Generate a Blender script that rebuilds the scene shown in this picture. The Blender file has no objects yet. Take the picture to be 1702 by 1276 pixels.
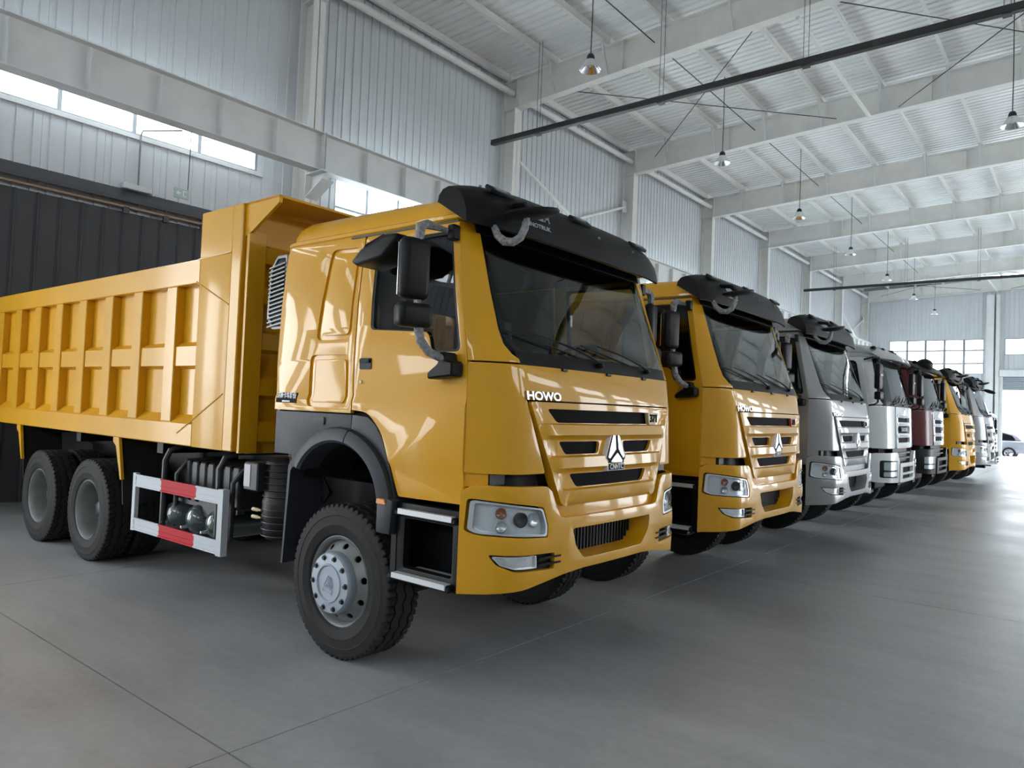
import bpy, bmesh, math, random
from mathutils import Vector, Matrix

sc = bpy.context.scene
COL = sc.collection
random.seed(7)
PI = math.pi

# ------------------------------------------------------------------ camera
CAMPOS = (4.2737, -4.5999, 1.8627)
YAW, PITCH, ROLL = math.radians(-38.893), math.radians(1.8317), math.radians(2.2621)
fwd = Vector((math.sin(YAW) * math.cos(PITCH), math.cos(YAW) * math.cos(PITCH), math.sin(PITCH)))
r0 = Vector((math.cos(YAW), -math.sin(YAW), 0))
u0 = r0.cross(fwd)
cr, sr = math.cos(ROLL), math.sin(ROLL)
rgt = cr * r0 + sr * u0
upv = -sr * r0 + cr * u0
cd = bpy.data.cameras.new('camera')
cam = bpy.data.objects.new('camera', cd)
COL.objects.link(cam)
cam.matrix_world = Matrix(((rgt.x, upv.x, -fwd.x, CAMPOS[0]), (rgt.y, upv.y, -fwd.y, CAMPOS[1]),
                           (rgt.z, upv.z, -fwd.z, CAMPOS[2]), (0, 0, 0, 1)))
cd.sensor_width = 36
cd.lens = 1210.73 / 1702 * 36
cd.clip_start = .05
cd.clip_end = 600
sc.camera = cam

# ------------------------------------------------------------------ daylight, exposure
W = bpy.data.worlds.new('overcast')
sc.world = W
W.use_nodes = True
W.node_tree.nodes['Background'].inputs[0].default_value = (.92, .96, 1.0, 1)
W.node_tree.nodes['Background'].inputs[1].default_value = 10.0
vs = sc.view_settings
vs.view_transform = 'Standard'
vs.look = 'None'
vs.gamma = 1
vs.use_curve_mapping = False
vs.exposure = 0.2
sc.cycles.use_denoising = True
sc.cycles.max_bounces = 10
sc.cycles.diffuse_bounces = 5
sc.cycles.glossy_bounces = 4
sc.cycles.transparent_max_bounces = 16
sc.cycles.transmission_bounces = 6
sc.cycles.caustics_reflective = False
sc.cycles.caustics_refractive = False

def portal(name, loc, sx, sy, direction):
    """an open window or doorway through which the sky lights the hall (guides sampling of the sky only)"""
    l = bpy.data.lights.new(name, 'AREA')
    l.shape = 'RECTANGLE'
    l.size, l.size_y = sx, sy
    l.cycles.is_portal = True
    o = bpy.data.objects.new(name, l)
    o.location = loc
    o.rotation_euler = Vector(direction).to_track_quat('-Z', 'Y').to_euler()
    COL.objects.link(o)
    return o

# ------------------------------------------------------------------ materials
MATS = {}
def mat(name, color, rough=.5, metal=0.0, coat=0.0, spec=.5, noise=None, bump=None, emit=None, coat_rough=.04):
    """principled material; noise=(scale, amount) varies the colour a little, bump=(scale, strength)"""
    m = bpy.data.materials.new(name)
    m.use_nodes = True
    nt = m.node_tree
    b = nt.nodes['Principled BSDF']
    c = (*color, 1) if len(color) == 3 else color
    b.inputs['Base Color'].default_value = c
    b.inputs['Roughness'].default_value = rough
    b.inputs['Metallic'].default_value = metal
    b.inputs['Specular IOR Level'].default_value = spec
    if coat:
        b.inputs['Coat Weight'].default_value = coat
        b.inputs['Coat Roughness'].default_value = coat_rough
    tc = None
    if noise or bump:
        tc = nt.nodes.new('ShaderNodeTexCoord')
    if noise:
        n = nt.nodes.new('ShaderNodeTexNoise')
        n.inputs['Scale'].default_value = noise[0]
        n.inputs['Detail'].default_value = 6
        nt.links.new(tc.outputs['Object'], n.inputs['Vector'])
        rp = nt.nodes.new('ShaderNodeValToRGB')
        a = noise[1]
        rp.color_ramp.elements[0].position = .3
        rp.color_ramp.elements[1].position = .7
        rp.color_ramp.elements[0].color = tuple(x * (1 - a) for x in c[:3]) + (1,)
        rp.color_ramp.elements[1].color = tuple(min(1, x * (1 + a)) for x in c[:3]) + (1,)
        nt.links.new(n.outputs['Fac'], rp.inputs['Fac'])
        nt.links.new(rp.outputs['Color'], b.inputs['Base Color'])
    if bump:
        n = nt.nodes.new('ShaderNodeTexNoise')
        n.inputs['Scale'].default_value = bump[0]
        n.inputs['Detail'].default_value = 4
        nt.links.new(tc.outputs['Object'], n.inputs['Vector'])
        bp = nt.nodes.new('ShaderNodeBump')
        bp.inputs['Strength'].default_value = bump[1]
        bp.inputs['Distance'].default_value = .02
        nt.links.new(n.outputs['Fac'], bp.inputs['Height'])
        nt.links.new(bp.outputs['Normal'], b.inputs['Normal'])
    if emit:
        b.inputs['Emission Color'].default_value = (*emit[0], 1)
        b.inputs['Emission Strength'].default_value = emit[1]
    MATS[name] = m
    return m

def glass_mat(name, tint, ior=1.5, rough=0.0):
    m = bpy.data.materials.new(name)
    m.use_nodes = True
    nt = m.node_tree
    nt.nodes.remove(nt.nodes['Principled BSDF'])
    out = nt.nodes['Material Output']
    t = nt.nodes.new('ShaderNodeBsdfTransparent')
    t.inputs[0].default_value = (*tint, 1)
    g = nt.nodes.new('ShaderNodeBsdfGlossy')
    g.inputs['Roughness'].default_value = rough
    lw = nt.nodes.new('ShaderNodeLayerWeight')
    lw.inputs[0].default_value = .5
    pw = nt.nodes.new('ShaderNodeMath'); pw.operation = 'POWER'
    pw.inputs[1].default_value = 5
    ma = nt.nodes.new('ShaderNodeMath'); ma.operation = 'MULTIPLY_ADD'
    f0 = ((ior - 1) / (ior + 1)) ** 2
    ma.inputs[1].default_value = 1 - f0
    ma.inputs[2].default_value = f0
    mx = nt.nodes.new('ShaderNodeMixShader')
    nt.links.new(lw.outputs['Facing'], pw.inputs[0])
    nt.links.new(pw.outputs[0], ma.inputs[0])
    nt.links.new(ma.outputs[0], mx.inputs[0])
    nt.links.new(t.outputs[0], mx.inputs[1])
    nt.links.new(g.outputs[0], mx.inputs[2])
    nt.links.new(mx.outputs[0], out.inputs[0])
    MATS[name] = m
    return m

def concrete_mat():
    m = bpy.data.materials.new('polished_concrete')
    m.use_nodes = True
    nt = m.node_tree
    b = nt.nodes['Principled BSDF']
    geo = nt.nodes.new('ShaderNodeNewGeometry')
    def noise(scale, vec=None, detail=8, rough=.6):
        n = nt.nodes.new('ShaderNodeTexNoise')
        n.inputs['Scale'].default_value = scale
        n.inputs['Detail'].default_value = detail
        n.inputs['Roughness'].default_value = rough
        nt.links.new(vec or geo.outputs['Position'], n.inputs['Vector'])
        return n
    mp = nt.nodes.new('ShaderNodeMapping')
    mp.inputs['Scale'].default_value = (.35, 1.6, 1)
    mp.inputs['Rotation'].default_value = (0, 0, .5)
    nt.links.new(geo.outputs['Position'], mp.inputs['Vector'])
    n1, n2, n3 = noise(.55), noise(1.3, mp.outputs[0]), noise(14)
    def mixv(a, b_, f):
        x = nt.nodes.new('ShaderNodeMix')
        x.data_type = 'FLOAT'
        x.inputs[0].default_value = f
        nt.links.new(a, x.inputs[2])
        nt.links.new(b_, x.inputs[3])
        return x.outputs[0]
    v = mixv(mixv(n1.outputs['Fac'], n2.outputs['Fac'], .5), n3.outputs['Fac'], .22)
    rp = nt.nodes.new('ShaderNodeValToRGB')
    rp.color_ramp.elements[0].position = .34
    rp.color_ramp.elements[0].color = (.26, .265, .27, 1)
    rp.color_ramp.elements[1].position = .66
    rp.color_ramp.elements[1].color = (.46, .468, .475, 1)
    nt.links.new(v, rp.inputs['Fac'])
    # brownish damp stains
    n4 = noise(.42, detail=5)
    st = nt.nodes.new('ShaderNodeMapRange')
    st.inputs[1].default_value, st.inputs[2].default_value = .6, .78
    st.inputs[3].default_value, st.inputs[4].default_value = 0, .28
    nt.links.new(n4.outputs['Fac'], st.inputs[0])
    mc = nt.nodes.new('ShaderNodeMix')
    mc.data_type = 'RGBA'
    nt.links.new(st.outputs[0], mc.inputs[0])
    nt.links.new(rp.outputs['Color'], mc.inputs[6])
    mc.inputs[7].default_value = (.20, .19, .165, 1)
    nt.links.new(mc.outputs[2], b.inputs['Base Color'])
    rr = nt.nodes.new('ShaderNodeMapRange')
    rr.inputs[1].default_value, rr.inputs[2].default_value = .3, .7
    rr.inputs[3].default_value, rr.inputs[4].default_value = .30, .44
    nt.links.new(n1.outputs['Fac'], rr.inputs[0])
    nt.links.new(rr.outputs[0], b.inputs['Roughness'])
    b.inputs['Specular IOR Level'].default_value = .6
    bp = nt.nodes.new('ShaderNodeBump')
    bp.inputs['Strength'].default_value = .08
    bp.inputs['Distance'].default_value = .01
    nt.links.new(n3.outputs['Fac'], bp.inputs['Height'])
    nt.links.new(bp.outputs['Normal'], b.inputs['Normal'])
    MATS['concrete'] = m

def mesh_grille_mat(name, dark, light, scale):
    m = bpy.data.materials.new(name)
    m.use_nodes = True
    nt = m.node_tree
    b = nt.nodes['Principled BSDF']
    tc = nt.nodes.new('ShaderNodeTexCoord')
    mp = nt.nodes.new('ShaderNodeMapping')
    mp.inputs['Rotation'].default_value = (PI / 4, 0, 0)
    ck = nt.nodes.new('ShaderNodeTexChecker')
    ck.inputs['Scale'].default_value = scale
    ck.inputs[1].default_value = (*dark, 1)
    ck.inputs[2].default_value = (*light, 1)
    nt.links.new(tc.outputs['Object'], mp.inputs[0])
    nt.links.new(mp.outputs[0], ck.inputs[0])
    nt.links.new(ck.outputs[0], b.inputs['Base Color'])
    b.inputs['Roughness'].default_value = .7
    b.inputs['Specular IOR Level'].default_value = .08
    MATS[name] = m

YEL = (.70, .35, .009)
mat('yellow_paint', YEL, .4, coat=.5, spec=.25, noise=(1.5, .03))
mat('bed_paint', (.68, .345, .010), .42, spec=.25, coat=.32, noise=(2, .05), bump=(3, .04), coat_rough=.12)
mat('silver_paint', (.27, .28, .285), .35, metal=.2, coat=.6)
mat('white_paint', (.74, .76, .76), .3, coat=.9)
mat('red_paint', (.10, .005, .010), .4, coat=.25, spec=.3)
mat('black_plastic', (.008, .0085, .0095), .42, spec=.2, noise=(40, .1))
mat('grey_plastic', (.034, .038, .046), .5, spec=.35, noise=(30, .08), bump=(200, .05))
mat('visor_black', (.006, .006, .007), .42, spec=.14)
mat('tread_alloy', (.66, .68, .69), .4, metal=.2)
mat('reflector_white', (.86, .88, .90), .22, metal=.25)
mat('rubber', (.017, .017, .0175), .7, spec=.3, noise=(25, .2), bump=(90, .1))
mat('rubber_tread', (.04, .04, .041), .8, noise=(25, .25))
mat('rim_grey', (.22, .23, .225), .42, metal=.3, noise=(9, .12))
mat('hub_blue', (.36, .42, .48), .38, metal=.15)
mat('chrome', (.85, .86, .88), .1, metal=1.0)
mat('satin_silver', (.68, .70, .72), .3, metal=.85)
mat('dark_steel', (.02, .021, .023), .45, metal=.1, noise=(12, .3))
mat('chassis_black', (.007, .007, .008), .5, spec=.3)
mat('interior_dark', (.014, .0145, .016), .85, spec=.2)
mat('interior_mid', (.06, .062, .066), .8)
mat('reflect_red', (.50, .012, .022), .5, spec=.2)
mat('guard_white', (.55, .58, .62), .45, spec=.3)
mat('tank_green', (.06, .085, .085), .22, coat=.8)
mat('amber', (.75, .26, .03), .25, coat=1)
mat('lamp_lens_red', (.35, .1, .04), .2, coat=1)
mat('plastic_wrap', (.24, .245, .25), .3, noise=(45, .45), bump=(40, .9), spec=.5)
mat('lettering_dark', (.008, .008, .009), .7, spec=.15)
mat('lettering_white', (.85, .86, .87), .4)
mat('lettering_grey', (.45, .46, .48), .4)
mat('badge_red', (.5, .05, .03), .35)
mat('badge_tan', (.62, .5, .28), .35)
mat('wall_sheet', (.60, .63, .66), .45, noise=(.6, .05), spec=.4)
mat('roof_sheet', (.86, .875, .885), .3, noise=(1.2, .04))
mat('steel_white', (.74, .74, .715), .5, noise=(2.5, .05))
mat('steel_cool', (.68, .70, .70), .45, noise=(2.5, .05))
mat('door_dark', (.05, .053, .058), .5, spec=.3, noise=(1.5, .1))
mat('trim_dark', (.05, .053, .06), .5)
mat('bar_black', (.02, .021, .024), .45)
mat('window_alu', (.30, .32, .34), .4, metal=.5)
mat('shutter', (.40, .45, .49), .4, metal=.3)
mat('lamp_aluminium', (.8, .81, .82), .18, metal=.95)
mat('joint_dark', (.06, .06, .062), .9)
mat('outside_ground', (.70, .70, .68), .9, noise=(.3, .1))
mat('car_paint', (.42, .45, .52), .25, metal=.5, coat=1)
mat('sign_green', (.42, .55, .52), .4)
concrete_mat()
mesh_grille_mat('grille_mesh', (.003, .003, .004), (.009, .009, .010), 90)
glass_mat('truck_glass', (.76, .80, .79), 1.45)
glass_mat('door_glass', (.62, .66, .66), 1.5)
glass_mat('window_glass', (.93, .96, .97), 1.45)
glass_mat('lens_clear', (.93, .95, .96), 1.45)

# ------------------------------------------------------------------ mesh helpers
class MB:
    """collects shapes for ONE mesh object"""
    def __init__(s):
        s.bm = bmesh.new()
    def box(s, x0, x1, y0, y1, z0, z1):
        v = [s.bm.verts.new((x, y, z)) for x in (x0, x1) for y in (y0, y1) for z in (z0, z1)]
        for f in ((0, 1, 3, 2), (4, 6, 7, 5), (0, 4, 5, 1), (2, 3, 7, 6), (0, 2, 6, 4), (1, 5, 7, 3)):
            s.bm.faces.new([v[i] for i in f])
        return s
    def obox(s, c, ax, ay, az, hx, hy, hz):
        """oriented box: centre, three unit axes, half sizes"""
        c, ax, ay, az = Vector(c), Vector(ax), Vector(ay), Vector(az)
        v = [s.bm.verts.new(c + ax * (i * hx) + ay * (j * hy) + az * (k * hz)) for i in (-1, 1) for j in (-1, 1) for k in (-1, 1)]
        for f in ((0, 1, 3, 2), (4, 6, 7, 5), (0, 4, 5, 1), (2, 3, 7, 6), (0, 2, 6, 4), (1, 5, 7, 3)):
            s.bm.faces.new([v[i] for i in f])
        return s
    def bar(s, p, q, w, h, up=(0, 0, 1)):
        """rectangular bar from p to q; w across, h along up"""
        p, q = Vector(p), Vector(q)
        d = (q - p)
        L = d.length
        d.normalize()
        up = Vector(up)
        side = d.cross(up)
        if side.length < 1e-5:
            side = d.cross(Vector((1, 0, 0)))
        side.normalize()
        u = side.cross(d)
        return s.obox((p + q) / 2, d, side, u, L / 2, w / 2, h / 2)
    def prism(s, poly, axis, a, b, f=None):
        """extrude a 2-D polygon along axis from a to b; axis y: poly=(x,z); x: (y,z); z: (x,y)"""
        def P(u, v, t):
            return {'x': (t, u, v), 'y': (u, t, v), 'z': (u, v, t)}[axis]
        A = [s.bm.verts.new(P(u, v, a)) for u, v in poly]
        B = [s.bm.verts.new(P(u, v, b)) for u, v in poly]
        n = len(poly)
        s.bm.faces.new(A)
        s.bm.faces.new(B[::-1])
        for i in range(n):
            s.bm.faces.new((A[i], B[i], B[(i + 1) % n], A[(i + 1) % n]))
        return s
    def tube(s, pts, r, seg=10, closed=False):
        pts = [Vector(p) for p in pts]
        n = len(pts)
        rings = []
        prev = None
        rr = r if isinstance(r, (list, tuple)) else [r] * n
        for i, p in enumerate(pts):
            if closed:
                d = pts[(i + 1) % n] - pts[i - 1]
            else:
                d = pts[min(i + 1, n - 1)] - pts[max(i - 1, 0)]
            d.normalize()
            if prev is None:
                a = d.orthogonal().normalized()
            else:
                a = (prev - d * prev.dot(d)).normalized()
            prev = a
            b = d.cross(a)
            rings.append([s.bm.verts.new(p + (a * math.cos(2 * PI * k / seg) + b * math.sin(2 * PI * k / seg)) * rr[i]) for k in range(seg)])
        m = n if closed else n - 1
        for i in range(m):
            A, B = rings[i], rings[(i + 1) % n]
            for k in range(seg):
                s.bm.faces.new((A[k], A[(k + 1) % seg], B[(k + 1) % seg], B[k]))
        if not closed:
            s.bm.faces.new(rings[0][::-1])
            s.bm.faces.new(rings[-1])
        return s
    def lathe(s, prof, origin, axis='y', seg=48, closed=False):
        """revolve (radius, offset along axis) about axis through origin"""
        o = Vector(origin)
        rings = []
        for r, t in prof:
            ring = []
            for k in range(seg):
                c, n = math.cos(2 * PI * k / seg), math.sin(2 * PI * k / seg)
                v = {'y': (r * c, t, r * n), 'x': (t, r * c, r * n), 'z': (r * c, r * n, t)}[axis]
                ring.append(s.bm.verts.new(o + Vector(v)))
            rings.append(ring)
        m = len(rings) if closed else len(rings) - 1
        for i in range(m):
            A, B = rings[i], rings[(i + 1) % len(rings)]
            for k in range(seg):
                s.bm.faces.new((A[k], A[(k + 1) % seg], B[(k + 1) % seg], B[k]))
        if not closed:
            if prof[0][0] > 1e-4:
                s.bm.faces.new(rings[0][::-1])
            if prof[-1][0] > 1e-4:
                s.bm.faces.new(rings[-1])
        return s
    def grid(s, rows):
        """quads over a list of rows of points"""
        V = [[s.bm.verts.new(p) for p in r] for r in rows]
        for i in range(len(V) - 1):
            for j in range(len(V[0]) - 1):
                s.bm.faces.new((V[i][j], V[i][j + 1], V[i + 1][j + 1], V[i + 1][j]))
        return V
    def plate(s, outer, holes=(), fmap=None, th=.02, cu=(), cv=(), bev=.0, front=0.0):
        """flat plate with holes drawn in (u,v), cut at cu/cv, thickness th behind front, mapped to 3-D by fmap(u,v,w)"""
        t = bmesh.new()
        es = []
        for loop in [outer] + list(holes):
            vs_ = [t.verts.new((u, v, 0)) for u, v in loop]
            for i in range(len(vs_)):
                es.append(t.edges.new((vs_[i], vs_[(i + 1) % len(vs_)])))
        bmesh.ops.triangle_fill(t, use_beauty=True, use_dissolve=False, edges=es, normal=(0, 0, 1))
        for c in cu:
            bmesh.ops.bisect_plane(t, geom=t.verts[:] + t.edges[:] + t.faces[:], plane_co=(c, 0, 0), plane_no=(1, 0, 0), dist=1e-5)
        for c in cv:
            bmesh.ops.bisect_plane(t, geom=t.verts[:] + t.edges[:] + t.faces[:], plane_co=(0, c, 0), plane_no=(0, 1, 0), dist=1e-5)
        bmesh.ops.recalc_face_normals(t, faces=t.faces[:])
        if sum(f.normal.z for f in t.faces) < 0:
            bmesh.ops.reverse_faces(t, faces=t.faces[:])
        # dissolve inner edges of flat ngons is left out: the cuts must survive
        fr = t.faces[:]
        r = bmesh.ops.extrude_face_region(t, geom=fr)
        new = [e for e in r['geom'] if isinstance(e, bmesh.types.BMVert)]
        for v in new:
            v.co.z = front
        newset = set(new)
        for v in t.verts:
            if v not in newset:
                v.co.z = front - th
        bmesh.ops.recalc_face_normals(t, faces=t.faces[:])
        if bev:
            t.normal_update()
            be = [e for e in t.edges if len(e.link_faces) == 2 and all(abs(v.co.z - front) < 1e-6 for v in e.verts)
                  and abs(e.link_faces[0].normal.z - e.link_faces[1].normal.z) > .5]
            bmesh.ops.bevel(t, geom=be, offset=bev, segments=2, profile=.6, affect='EDGES', clamp_overlap=True)
        s._take(t, fmap)
        return s
    def _take(s, t, fmap=None):
        mp = {}
        for v in t.verts:
            p = fmap(*v.co) if fmap else v.co
            mp[v] = s.bm.verts.new(p)
        for f in t.faces:
            try:
                s.bm.faces.new([mp[v] for v in f.verts])
            except ValueError:
                pass
        t.free()
    def sphere(s, c, rx, ry, rz, seg=16, rings=10):
        rows = []
        top = s.bm.verts.new((c[0], c[1], c[2] + rz))
        bot = s.bm.verts.new((c[0], c[1], c[2] - rz))
        for i in range(1, rings):
            a = PI * i / rings
            rows.append([s.bm.verts.new((c[0] + rx * math.sin(a) * math.cos(2 * PI * k / seg), c[1] + ry * math.sin(a) * math.sin(2 * PI * k / seg), c[2] + rz * math.cos(a))) for k in range(seg)])
        for k in range(seg):
            s.bm.faces.new((top, rows[0][k], rows[0][(k + 1) % seg]))
            s.bm.faces.new((bot, rows[-1][(k + 1) % seg], rows[-1][k]))
        for i in range(len(rows) - 1):
            for k in range(seg):
                s.bm.faces.new((rows[i][k], rows[i + 1][k], rows[i + 1][(k + 1) % seg], rows[i][(k + 1) % seg]))
        return s
    def bevel(s, w, seg=2, ang=40):
        s.bm.normal_update()
        bmesh.ops.recalc_face_normals(s.bm, faces=s.bm.faces[:])
        es = [e for e in s.bm.edges if len(e.link_faces) == 2 and e.calc_face_angle(0) > math.radians(ang)]
        bmesh.ops.bevel(s.bm, geom=es, offset=w, segments=seg, profile=.5, affect='EDGES', clamp_overlap=True)
        return s
    def mirror_y(s):
        for v in s.bm.verts:
            v.co.y = -v.co.y
        bmesh.ops.reverse_faces(s.bm, faces=s.bm.faces[:])
        return s
    def mesh(s, name, smooth=35):
        bmesh.ops.recalc_face_normals(s.bm, faces=s.bm.faces[:])
        me = bpy.data.meshes.new(name)
        s.bm.to_mesh(me)
        s.bm.free()
        if smooth:
            me.polygons.foreach_set('use_smooth', [True] * len(me.polygons))
            me.set_sharp_from_angle(angle=math.radians(smooth))
        return me
    def build(s, name, material, parent=None, smooth=35):
        return link(name, s.mesh(name, smooth), material, parent)

def link(name, me, material, parent=None, loc=None):
    o = bpy.data.objects.new(name, me)
    COL.objects.link(o)
    if material is not None and me is not None:
        m = MATS[material] if isinstance(material, str) else material
        if not me.materials:
            me.materials.append(m)
        elif me.materials[0] is not m:
            o.material_slots[0].link = 'OBJECT'
            o.material_slots[0].material = m
    if parent is not None:
        o.parent = parent
    if loc is not None:
        o.location = loc
    return o

def thing(name, label, cat, loc=(0, 0, 0), rz=0, group=None, kind=None):
    o = bpy.data.objects.new(name, None)
    o.empty_display_size = .2
    COL.objects.link(o)
    o.location = loc
    o.rotation_euler = (0, 0, rz)
    return tag(o, label, cat, group, kind)

def tag(o, label=None, cat=None, group=None, kind=None):
    if label:
        o['label'] = label
    if cat:
        o['category'] = cat
    if group:
        o['group'] = group
    if kind:
        o['kind'] = kind
    return o

def copy_tree(o, parent=None, swap=None):
    c = o.copy()
    COL.objects.link(c)
    c.parent = parent
    if swap and c.data is not None and c.material_slots:
        cur = c.material_slots[0].material
        if cur and cur.name in swap:
            c.material_slots[0].link = 'OBJECT'
            c.material_slots[0].material = MATS[swap[cur.name]]
    for ch in list(o.children):
        copy_tree(ch, c, swap)
    return c

def text_mesh(body, size, extrude=.004, bold=0.0, shear=0.0, xscale=1.0, align='CENTER'):
    cu = bpy.data.curves.new('lettering', 'FONT')
    cu.body = body
    cu.size = size
    cu.extrude = extrude
    cu.offset = bold
    cu.shear = shear
    cu.align_x = align
    cu.align_y = 'CENTER'
    cu.resolution_u = 3
    o = bpy.data.objects.new('lettering', cu)
    COL.objects.link(o)
    dg = bpy.context.evaluated_depsgraph_get()
    dg.update()
    me = bpy.data.meshes.new_from_object(o.evaluated_get(dg))
    bpy.data.objects.remove(o)
    for v in me.vertices:
        v.co.x *= xscale
    return me

def lerp_table(tab, x):
    if x <= tab[0][0]:
        return tab[0][1]
    for (a, p), (b, q) in zip(tab, tab[1:]):
        if x <= b:
            return p + (q - p) * (x - a) / (b - a)
    return tab[-1][1]

def rrect(u0, v0, u1, v1, r, n=4):
    pts = []
    for cx, cy, a in ((u1 - r, v1 - r, 0), (u0 + r, v1 - r, 90), (u0 + r, v0 + r, 180), (u1 - r, v0 + r, 270)):
        for k in range(n + 1):
            t = math.radians(a + 90 * k / n)
            pts.append((cx + r * math.cos(t), cy + r * math.sin(t)))
    return pts

def rpoly(poly, r, n=4):
    """round the corners of a convex or concave polygon"""
    out = []
    m = len(poly)
    for i in range(m):
        p, a, b = Vector(poly[i]), Vector(poly[i - 1]), Vector(poly[(i + 1) % m])
        ri = r[i] if isinstance(r, (list, tuple)) else r
        d1, d2 = (a - p), (b - p)
        t = min(ri, d1.length * .45, d2.length * .45)
        if t < 1e-5:
            out.append((p.x, p.y))
            continue
        s, e = p + d1.normalized() * t, p + d2.normalized() * t
        for k in range(n + 1):
            q = k / n
            x = s * (1 - q) ** 2 + p * 2 * q * (1 - q) + e * q * q
            out.append((x.x, x.y))
    return out
def frange(a, b, st):
    n = int(round((b - a) / st))
    return [a + (b - a) * i / n for i in range(n + 1)]
# ================================================================== the hall
XL, XR, YN, YF = -9.1, 16.1, -15.9, 51.75       # inner faces of the walls
BAY, C0 = 6.74, 4.42
COLY = [C0 + BAY * k for k in range(-3, 8)]      # column lines, -15.8 ... 51.6
PW = BAY / 7                                     # width of one cladding sheet
XRIDGE, SL, ZE = 3.5, .035, 11.12
def zroof(x):
    return ZE + SL * ((x if x < XRIDGE else 2 * XRIDGE - x) + 8.8)

def struct(o, label=None):
    o['kind'] = 'structure'
    if label:
        o['label'] = label
    return o

# ---- floor: cast slabs with saw-cut joints
fl = struct(MB().box(XL - .3, XR + .3, YN - .3, YF + .3, -.2, -.03).build('floor', 'joint_dark', smooth=0), 'grey polished concrete floor of large slabs')
SX, SY, GAP = 4.5, 6.47, .011
xs = [XL - .3] + [.75 + SX * k for k in range(-2, 4)] + [XR + .3]
ys = [YN - .3] + [-2.47 + SY * k for k in range(-2, 9)] + [YF + .3]
ys = sorted(set(y for y in ys if YN - .3 <= y <= YF + .3))
slab_cache = {}
for x0, x1 in zip(xs, xs[1:]):
    for y0, y1 in zip(ys, ys[1:]):
        key = (round(x1 - x0, 3), round(y1 - y0, 3))
        if key not in slab_cache:
            hx, hy = key[0] / 2 - GAP / 2, key[1] / 2 - GAP / 2
            slab_cache[key] = MB().box(-hx, hx, -hy, hy, -.06, 0).mesh('slab', 0)
        link('slab', slab_cache[key], 'concrete', fl, ((x0 + x1) / 2, (y0 + y1) / 2, 0))

# ---- ground outside
struct(MB().box(-90, 90, -70, 150, -.6, -.205).build('ground_outside', 'outside_ground', smooth=0), 'pale concrete yard outside the open door')

# ---- ribbed cladding sheets
def sheet_profile(w, pitch_n, rib, proud, top, back):
    """outline (along, out) of a ribbed sheet of width w"""
    p = w / pitch_n
    pts = [(0, 0)]
    for k in range(pitch_n):
        c = p * (k + .5)
        pts += [(c - rib, 0), (c - top, proud), (c + top, proud), (c + rib, 0)]
    pts.append((w - .004, 0))
    return pts + [(w - .004, -back), (0, -back)]
sheet_cache = {}
def wall_sheet_mesh(h, side):
    key = (round(h, 3), side)
    if key not in sheet_cache:
        pr = sheet_profile(PW, 4, .02, .028, .012, .03)
        m = MB()
        if side == 'left':
            m.prism([(o, a) for a, o in pr], 'z', 0, h)
        elif side == 'right':
            m.prism([(-o, a) for a, o in pr], 'z', 0, h)
        elif side == 'far':
            m.prism([(a, -o) for a, o in pr], 'z', 0, h)
        else:
            m.prism([(a, o) for a, o in pr], 'z', 0, h)
        sheet_cache[key] = m.mesh('cladding_sheet', 0)
    return sheet_cache[key]

def clad(wall, side, a0, a1, fixed, ztop, openings, material='wall_sheet'):
    """sheets from a0 to a1 along the wall; openings = [(a_start, a_end, z0, z1)]"""
    n = int(round((a1 - a0) / PW))
    for i in range(n):
        a = a0 + i * PW
        mid = a + PW / 2
        segs = [(0.0, ztop)]
        for s, e, z0, z1 in openings:
            if s - .02 < mid < e + .02:
                out = []
                for p, q in segs:
                    if z0 > p:
                        out.append((p, min(q, z0)))
                    if z1 < q:
                        out.append((max(p, z1), q))
                segs = [g for g in out if g[1] - g[0] > .05]
        for p, q in segs:
            loc = {'left': (fixed, a, p), 'right': (fixed, a, p), 'far': (a, fixed, p), 'near': (a, fixed, p)}[side]
            link('cladding_sheet', wall_sheet_mesh(q - p, side), material, wall, loc)

ZW = 11.42
# openings of the left wall, bay by bay
op_left, win_left, door_left = [], [], []
for k in range(len(COLY) - 1):
    b = COLY[k]
    s, e = b + PW, b + 6 * PW
    if k in (0, 1):
        for d0, d1, dz in (((3, 6, 3.6),) if k == 0 else ((1, 2, 4.6), (3, 5, 4.6))):
            op_left.append((b + d0 * PW, b + d1 * PW, 0, dz)); door_left.append((b + d0 * PW, b + d1 * PW, 0, dz))
        op_left.append((s, e, 6.42, 7.5)); win_left.append((s, e, 6.42, 7.5))
    elif k == 2:
        op_left.append((s, e, 6.42, 7.5)); win_left.append((s, e, 6.42, 7.5))
    else:
        op_left.append((s, e, 1.1, 7.4)); win_left.append((s, e, 1.1, 7.4))  # unseen sill lowered behind the trucks to let more daylight through the gaps
def solid_wall(name, label, axis, fixed0, fixed1, a0, a1, ztop, openings):
    """backing wall with real openings: vertical strips between and around them"""
    m = MB()
    cuts = sorted(set([a0, a1] + [v for o in openings for v in o[:2]]))
    for p, q in zip(cuts, cuts[1:]):
        mid = (p + q) / 2
        segs = [(-.2, ztop)]
        for s, e, z0, z1 in openings:
            if s < mid < e:
                out = []
                for u, v in segs:
                    if z0 > u:
                        out.append((u, min(v, z0)))
                    if z1 < v:
                        out.append((max(u, z1), v))
                segs = [g for g in out if g[1] - g[0] > 1e-4]
        for u, v in segs:
            if axis == 'x':
                m.box(fixed0, fixed1, p, q, u, v)
            else:
                m.box(p, q, fixed0, fixed1, u, v)
    return struct(m.build(name, 'wall_sheet', smooth=0), label)
wl = solid_wall('wall_left', 'long grey ribbed metal wall behind the trucks', 'x', XL - .14, XL - .03, YN - .2, YF + .2, ZW, op_left)
clad(wl, 'left', COLY[0], COLY[-1], XL, ZW, op_left)

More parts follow.
